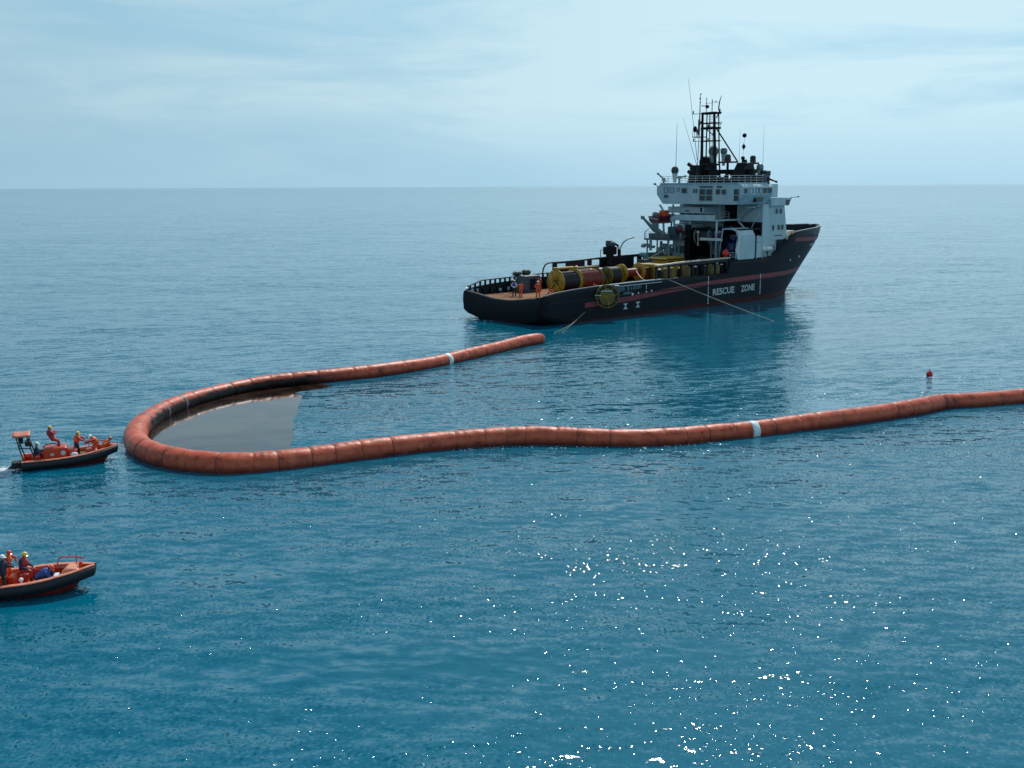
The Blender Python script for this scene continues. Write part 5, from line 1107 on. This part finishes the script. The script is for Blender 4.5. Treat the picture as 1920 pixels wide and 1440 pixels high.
band(LEN[nearest(15.6, 67.85)], 0.55, RB * 1.02, 'band', 'marker_band', 'white marker band on the near arm of the boom')
for x, y, w_, lb in ((-24.4, 77.3, 0.30, 'dark grey strap on the far side of the bend'), (-24.95, 74.2, 0.42, 'wide oily grey strap near the bend'), (-25.0, 72.6, 0.14, 'thin dark strap'), (-24.85, 70.6, 0.16, 'thin dark strap at the bend'), (-23.6, 80.0, 0.12, 'thin dark strap')):
    band(LEN[nearest(x, y)], w_, RB * 1.012, 'strapgrey', 'strap', lb)
band(LEN[nearest(-24.1, 66.4)], 0.10, RB * 1.015, 'yellow', 'strap', 'thin yellow rope round the bend')
band(LEN[nearest(31.3, 76.2)], 0.10, RB * 1.01, 'seam', 'strap', 'dark strap at the kink on the right')

# oil sheet held inside the bend
def slick():
    i0 = nearest(-17.0, 87.1); i1 = nearest(-13.6, 60.2); pts = [PATH[i] for i in range(i0, i1 + 1)]
    poly = [(p.x, p.y) for p in pts]
    rnd = random.Random(4); top_ = Vector((-15.9, 85.0)); mid_ = Vector((-16.6, 82.3)); bot = Vector((-13.45, 62.0))
    edge = []
    n = 26
    edge.append((bot.x, bot.y))
    for k in range(1, n):
        t = k / n; p = bot.lerp(mid_, t); edge.append((p.x + rnd.uniform(-.10, .10) + .08 * math.sin(t * 9), p.y))
    edge += [(-17.2, 82.9), (-17.0, 83.4), (-16.1, 84.0), (-15.2, 84.9), (-14.6, 86.0), (-15.4, 86.6)]
    allp = poly + edge
    bm = bmesh.new(); vs = [bm.verts.new((x, y, 0.006)) for x, y in allp]; f = bm.faces.new(vs)
    if f.normal.z < 0: f.normal_flip()
    bmesh.ops.triangulate(bm, faces=[f]); me = bpy.data.meshes.new('oil_slick'); bm.to_mesh(me); bm.free()
    for pl in me.polygons:
        pass
    me.materials.append(M['oil']); o = bpy.data.objects.new('oil_slick', me); COL.objects.link(o)
    tag(o, 'smooth grey-brown oil sheet lying inside the bend of the orange boom', 'oil slick')
slick()

# ================================================================ ball buoy in the water
by = empty('marker_buoy', (35.5, 89.3, 0), 0, 'small red ball buoy floating beyond the right arm of the boom', 'buoy')
mb = MB(); mb.ell((0, 0, 0.14), 0.27, 0.27, 0.28, 18, 12); mb.build('float', 'red', by)
mb = MB(); mb.tube([(0, 0, 0.38), (0, 0, 0.48)], 0.06, 8); mb.disc_ring((0, 0, 0.50), (0, 1, 0), 0.04, 0.08, 0.03, 12); mb.build('eye', 'red', by)

# ================================================================ rescue boats
def rescue_boat(loc, rz, label, variant):
    o = empty('rescue_boat', loc, rz, label, 'rescue boat', 'orange fast rescue boats'); L_ = 5.1; n = 22
    def B(u): return 1.08 * (1 - max(0, (u - 0.5) / 0.5) ** 2.4) ** 0.9 if u < 0.995 else 0.05
    def ZG(u): return 0.52 + 0.36 * max(0, (u - 0.25) / 0.75) ** 1.8
    def X(u, k=0): return L_ * u + (0.22 * max(0, u - 0.8) / 0.2 if k else 0)
    rows = []
    for i in range(n + 1):
        u = i / n; b_ = B(u); zg = ZG(u); zk = -0.35 + 1.1 * max(0, (u - 0.76) / 0.24) ** 1.7
        xr = -0.10 * max(0, (u - 0.8) / 0.2)
        q = [(X(u), b_, zg), (X(u) + xr * .3, b_ * .99, max(zg * .62, zk + .02)), (X(u) + xr * .7, b_ * .88, max(.05, zk + .01)), (X(u) + xr, 0, zk)]
        rows.append(q + [(x, -y, z) for x, y, z in q[-2::-1]])
    mb = MB(); mb.grid(rows); mb.add(rows[0], [tuple(range(7))]); mb.build('hull', 'boathull', o)
    # thick black rubber fender and orange gunwale
    for s_, k in ((1, 0), (-1, 1)):
        mb = MB(); rws = []
        for i in range(n + 1):
            u = i / n; b_ = B(u); zg = ZG(u); x = X(u, 1)
            rws.append([(x - .1 * max(0, u - .8) / .2, s_ * (b_ - .02), zg - .46), (x - .06 * max(0, u - .8) / .2, s_ * (b_ + .12), zg - .40), (x, s_ * (b_ + .15), zg - .08), (x, s_ * (b_ + .06), zg + .005), (x, s_ * (b_ - .04), zg - .04)])
        mb.grid(rws, closed=True); mb.add(rws[0], [(0, 1, 2, 3, 4)]); mb.add(rws[-1], [(0, 1, 2, 3, 4)]); mb.build('rubber_fender', 'rubber', o)
        mb = MB(); mb.grid([[(X(i / n, 1), s_ * (B(i / n) + .07), ZG(i / n) + .012), (X(i / n, 1), s_ * (B(i / n) + .05), ZG(i / n) + .05), (X(i / n, 1) - (.1 if i == n else 0), s_ * max(B(i / n) - .16, 0), ZG(i / n) + .05), (X(i / n, 1) - (.1 if i == n else 0), s_ * max(B(i / n) - .16, 0), ZG(i / n) - .12)] for i in range(n + 1)], smooth=False)
        mb.build('gunwale', 'gunwale', o)
    mb = MB(); mb.grid([[(L_ * i / n * .97 + .03, B(i / n) - .1, .22), (L_ * i / n * .97 + .03, -B(i / n) + .1, .22)] for i in range(int(n * .8))], smooth=False); mb.build('floor', 'boatorange', o)
    mb = MB(); mb.grid([[(L_ * i / n, s2 * max(B(i / n) - .14, 0.0), z) for z in (ZG(i / n) + .03, max(.2, .75 * ZG(i / n) * (i / n > .78)))] for s2 in (1,) for i in range(n + 1)]); mb.grid([[(L_ * i / n, -max(B(i / n) - .14, 0.0), z) for z in (ZG(i / n) + .03, max(.2, .75 * ZG(i / n) * (i / n > .78)))] for i in range(n + 1)]); mb.build('inner_liner', 'boatorange', o)
    mb = MB(); mb.box(0, .12, -1.0, 1.0, .1, .56); mb.build('transom', 'boatorange', o)
    # engine casing / steering console with rounded corners
    if variant == 1:
        mb = MB(); mb.box(1.15, 2.5, -.55, .55, .22, 1.12); mb.box(2.5, 3.05, -.5, .5, .22, .92); mb.build('engine_casing', 'boatorange', o, bevel=.12)
        mb = MB(); mb.ell((2.25, -.57, .78), .14, .03, .14); mb.build('casing_port', 'letter', o)
        mb = MB(); mb.ell((1.65, -.57, .72), .12, .03, .09); mb.build('casing_port', 'letter', o)
        mb = MB(); mb.box(1.5, 1.95, -.585, -.565, .42, .46); mb.build('casing_plate', 'letter', o)
        mb = MB(); mb.tube([(1.2, 0.0, 1.1), (1.35, 0, 1.24), (1.8, 0, 1.28), (2.1, 0, 1.14)], .03, 6); mb.build('grab_handle', 'rubber', o)
        mb = MB(); mb.box(.55, 1.05, -.32, .32, .22, .66); mb.build('helm_seat', 'boatorange', o, bevel=.06)
        mb = MB(); mb.ell((2.85, -.62, .62), .22, .14, .16); mb.ell((3.35, -.5, .42), .2, .14, .12); mb.build('bag', 'whitefab', o)
        mb = MB(); mb.box(3.1, 3.6, .1, .7, .22, .5); mb.build('stowed_gear', 'olive', o, bevel=.08)
        mb = MB(); mb.box(3.5, 4.15, -.35, .35, .22, .78); mb.build('bow_locker', 'boatorange', o, bevel=.1)
    else:
        mb = MB(); mb.box(1.05, 2.0, -.36, .3, .22, 1.05); mb.box(2.0, 2.35, -.36, .2, .22, .72); mb.build('engine_casing', 'boatorange', o, bevel=.12)
        mb = MB(); mb.ell((1.75, -.52, .72), .12, .06, .1); mb.build('casing_handle', 'lifevest', o)
        mb = MB(); mb.box(2.3, 2.62, .2, .7, .22, .52); mb.build('side_seat', 'boatorange', o, bevel=.06)
        mb = MB(); mb.tube([(2.6, -.62, .22), (2.6, -.62, .62)], .035, 6); mb.ell((2.6, -.62, .66), .09); mb.build('bollard', 'whitelit', o)
        mb = MB(); mb.ell((2.95, -.7, .30), .22, .12, .08); mb.build('bag', 'whitefab', o)
        mb = MB(); mb.box(3.72, 3.9, -.3, .1, .22, .62); mb.build('white_case', 'whitefab', o, bevel=.03)
        mb = MB(); mb.prism([(3.95, .24), (4.35, .50), (4.75, .66), (4.75, .86), (4.25, .92), (3.95, .6)], -.38, .38, 'y'); mb.build('bow_locker', 'gunwale', o, bevel=.08)
    # bow handrail
    mb = MB(); pts = [(L_ * .72, .82, ZG(.72) + .05), (L_ * .74, .80, ZG(.74) + .33), (L_ * .88, .52, ZG(.88) + .30), (L_ * .95, .2, ZG(.95) + .28), (L_ * .95, -.2, ZG(.95) + .28), (L_ * .88, -.52, ZG(.88) + .30)]
    if variant == 2: pts = pts[:4]
    mb.tube(pts, .028, 6); mb.tube([(L_ * .88, .52, ZG(.88)), (L_ * .88, .52, ZG(.88) + .3)], .025, 6); mb.build('bow_rail', 'boatorange', o)
    mb = MB(); mb.tube([(L_ * .93, 0, ZG(.93) + .02), (L_ * .93, 0, ZG(.93) + .22)], .07, 8); mb.build('bow_post', 'boatorange', o)
    # stern arch with canopy, radar and lamps
    mb = MB()
    for s_ in (1, -1):
        mb.tube([(.15, s_ * .85, .5), (-.05, s_ * .72, 1.3), (-.18, s_ * .62, 1.98)], .04, 6); mb.tube([(.75, s_ * .85, .5), (.55, s_ * .72, 1.25), (.38, s_ * .62, 1.98)], .04, 6); mb.tube([(-.05, s_ * .72, 1.3), (.55, s_ * .72, 1.25)], .03, 6)
    mb.tube([(-.05, .72, 1.3), (-.05, -.72, 1.3)], .03, 6); mb.tube([(.55, .72, 1.25), (.55, -.72, 1.25)], .03, 6); mb.build('arch', 'rubber', o)
    mb = MB(); rws = []
    for i in range(7):
        u = i / 6; rws.append([(lerp(-.36, .58, u), lerp(-.72, .72, v / 6), 1.99 + .10 * math.sin(math.pi * v / 6) + .06 * abs(u - .5)) for v in range(7)])
    mb.grid(rws); cn = mb.build('arch_canopy', 'pinkorange', o); sd_ = cn.modifiers.new('thick', 'SOLIDIFY'); sd_.thickness = .07
    mb = MB(); mb.box(.25, .6, -.3, .35, 1.3, 1.55); mb.box(-.1, .15, .2, .6, 1.4, 1.75); mb.tube([(.45, -.5, 1.6), (.45, -.5, 1.8)], .08, 8); mb.build('arch_equipment', 'rubber', o, bevel=.03)
    mb = MB(); mb.box(-.55, .0, -.35, .35, .0, .38); mb.tube([(-.5, 0, .1), (-.85, 0, -.12)], .12, 8); mb.build('water_jet', 'rubber', o, bevel=.05)
    return o
B1 = Matrix.Translation((-28.62, 60.4, -.02)) @ Matrix.Rotation(R(23), 4, 'Z')
rescue_boat((-28.62, 60.4, -.02), R(23), 'orange rescue boat with stern arch heading for the bend of the boom', 1)
B2 = Matrix.Translation((-22.22, 40.4, .05)) @ Matrix.Rotation(R(11), 4, 'Z')
rescue_boat((-22.22, 40.4, .05), R(11), 'orange rescue boat cut off by the left edge, nearest the camera', 2)
def aboard(Mx, rz, x, y, z, face, *a, **k): return person(Mx @ Vector((x, y, z)), rz + face, *a, **k)
g1 = 'crew of the farther rescue boat'; g2 = 'crew of the nearer rescue boat'
aboard(B1, R(23), .78, 0, .16, 0, SIT | V(lh=(.5, .12, .78), rh=(.5, -.12, .78)), 'person seated at the helm under the arch, in dark jacket and white helmet', top='navyfab', legs='navyfab', helmet='hwhite', scale=.95, group=g1)
aboard(B1, R(23), 2.0, .05, 1.05, R(20), LEAN | V(pelvis=(-.28, 0, .55), chest=(-.45, 0, .90), neck=(-.46, 0, 1.08), head=(-.42, 0, 1.25), ls=(-.46, .18, 1.03), rs=(-.46, -.18, 1.03), le=(-.30, .24, .86), re=(-.28, -.24, .9), lh=(-.08, .14, .96), rh=(-.06, -.12, 1.0), lhip=(-.26, .1, .53), rhip=(-.26, -.1, .53), lk=(.08, .14, .40), rk=(.02, -.14, .36), la=(.10, .14, .09), ra=(.02, -.14, .09)), 'person in red coverall and yellow helmet perched high on the engine casing', top='redfab', legs='redfab', helmet='hyellow', vest='redfab', scale=.95, group=g1)
aboard(B1, R(23), 3.0, .25, .22, R(-10), REACH | V(chest=(.04, 0, 1.24), neck=(.08, 0, 1.44), head=(.12, 0, 1.61), lh=(.55, .12, 1.16), rh=(.50, -.14, 1.10)), 'person in orange life vest, dark trousers and yellow helmet standing amidships', top='redfab', legs='navyfab', vest='lifevest', helmet='hyellow', scale=.92, group=g1)
aboard(B1, R(23), 4.15, .12, .40, R(-160), BEND | V(pelvis=(0, 0, .62), chest=(.16, 0, .88), neck=(.28, 0, 1.02), head=(.38, 0, 1.13), ls=(.22, .19, .94), rs=(.22, -.19, .94), le=(.50, .22, .92), re=(.44, -.24, .74), lh=(.80, .16, .86), rh=(.66, -.18, .72), lhip=(0, .1, .60), rhip=(0, -.1, .60), lk=(.28, .16, .48), rk=(.22, -.16, .44)), 'person in red coverall and white helmet bending forward in the bow, facing aft', top='redfab', legs='orangefab', vest='lifevest', helmet='hwhite', scale=.95, group=g1)
aboard(B1, R(23), 4.50, -.05, .45, R(0), CROUCH | V(rh=(.62, -.10, .30), lh=(.62, .10, .30)), 'person in orange coverall crouching right at the bow of the farther boat', top='orangefab', legs='orangefab', vest='lifevest', helmet='hred', scale=.9, group=g1)
aboard(B2, R(11), 1.98, -.70, .22, R(10), V(le=(.22, .26, 1.15), lh=(.44, .2, 1.1)), 'person in dark clothes and white helmet cut by the left edge', top='navyfab', legs='blackfab', vest='navyfab', helmet='hwhite', scale=.86, group=g2)
aboard(B2, R(11), 1.80, .45, .22, R(-25), REACH | V(lh=(.50, .14, 1.14), rh=(.46, -.16, 1.0)), 'person in red helmet and orange vest leaning on the engine casing', top='redfab', legs='orangefab', vest='lifevest', helmet='hred', scale=.80, group=g2)
aboard(B2, R(11), 2.42, .42, .24, R(-15), SIT | V(head=(.14, 0, 1.20), neck=(.08, 0, 1.03)), 'person in yellow helmet and navy jacket seated amidships in the nearer boat', top='navyfab', legs='redfab', vest='redfab', helmet='hyellow', scale=.92, group=g2)
aboard(B2, R(11), 3.25, -.08, .20, R(5), CROUCH | V(pelvis=(-.15, 0, .34), chest=(.08, 0, .52), neck=(.26, 0, .60), head=(.38, 0, .70), ls=(.2, .19, .56), rs=(.2, -.19, .56), le=(.4, .22, .38), re=(.38, -.24, .36), lh=(.55, .14, .22), rh=(.55, -.14, .22)), 'person in blue jacket and red helmet crouching behind the bow locker', top='blue', legs='blackfab', vest='blue', helmet='hred', scale=.95, group=g2)

# wake foam behind the farther boat
def foam(name, spots, label, seed=1):
    r0 = random.Random(seed); mb = MB()
    for (cx, cy, sx, sy, ang, cnt, sz) in spots:
        for _ in range(cnt):
            u, v = r0.gauss(0, .5), r0.gauss(0, .5); x = cx + math.cos(ang) * u * sx - math.sin(ang) * v * sy; y = cy + math.sin(ang) * u * sx + math.cos(ang) * v * sy
            s2 = sz * (0.4 + r0.random()); k = 7; a0 = r0.random() * 6; el = 1.5 + r0.random() * 2.5
            c_ = (x, y, .014 + .01 * r0.random() + s2 * .10); rim = []
            for q in range(k):
                a = 2 * math.pi * q / k; rr = s2 * (0.7 + .6 * r0.random()); rim.append((x + math.cos(a) * rr * el * .6, y + math.sin(a) * rr * .7, .008))
            mb.add([c_] + rim, [(0, 1 + q, 1 + (q + 1) % k) for q in range(k)], True)
    mb.build(name, 'foam', None, label=label, cat='foam', kind='stuff')
foam('wake_foam', [(-29.9, 59.9, 1.6, .55, R(15), 260, .05), (-31.6, 59.5, 2.2, .6, R(8), 200, .045), (-29.2, 59.6, .7, .3, 0, 60, .035), (-24.1, 62.6, .35, .12, R(30), 30, .02)], 'white wake foam trailing behind the farther rescue boat')

wb = SHIP @ Vector((58.0, -1.2, 0)); ws = SHIP @ Vector((-0.4, 6.4, 0))
foam('bow_foam', [(wb.x, wb.y, 1.6, .35, R(30), 70, .09), (wb.x + 1.2, wb.y - 1.0, 2.6, .5, R(5), 30, .07)], 'thin line of white foam at the bow of the black ship', 5)
foam('stern_foam', [(ws.x - .6, ws.y - 1.2, 1.6, .5, R(-20), 36, .08), (ws.x + 2.0, ws.y - 3.4, 2.0, .4, R(-30), 20, .06)], 'small white foam patches under the port quarter of the ship', 6)
foam('buoy_splash_glints', [(35.6, 88.6, 3.4, .35, R(-6), 26, .05)], 'small white flecks of splash and painted glints around the red ball buoy', 8)  # white flecks for splash, with glints painted in

sp_ = []; rq = random.Random(12)  # white flecks paint sun glints on the ripples beside the boom
for i in range(60):
    k = nearest(-3.5 + rq.random() * 17, 65.6); p_ = PATH[k]; sp_.append((p_.x, p_.y - .80 - abs(rq.gauss(0, .35)), .5, .12, 0, 2, .028))
foam('boom_glints', sp_, 'small white flecks painted as sun glints on ripples along the near side of the boom', 9)
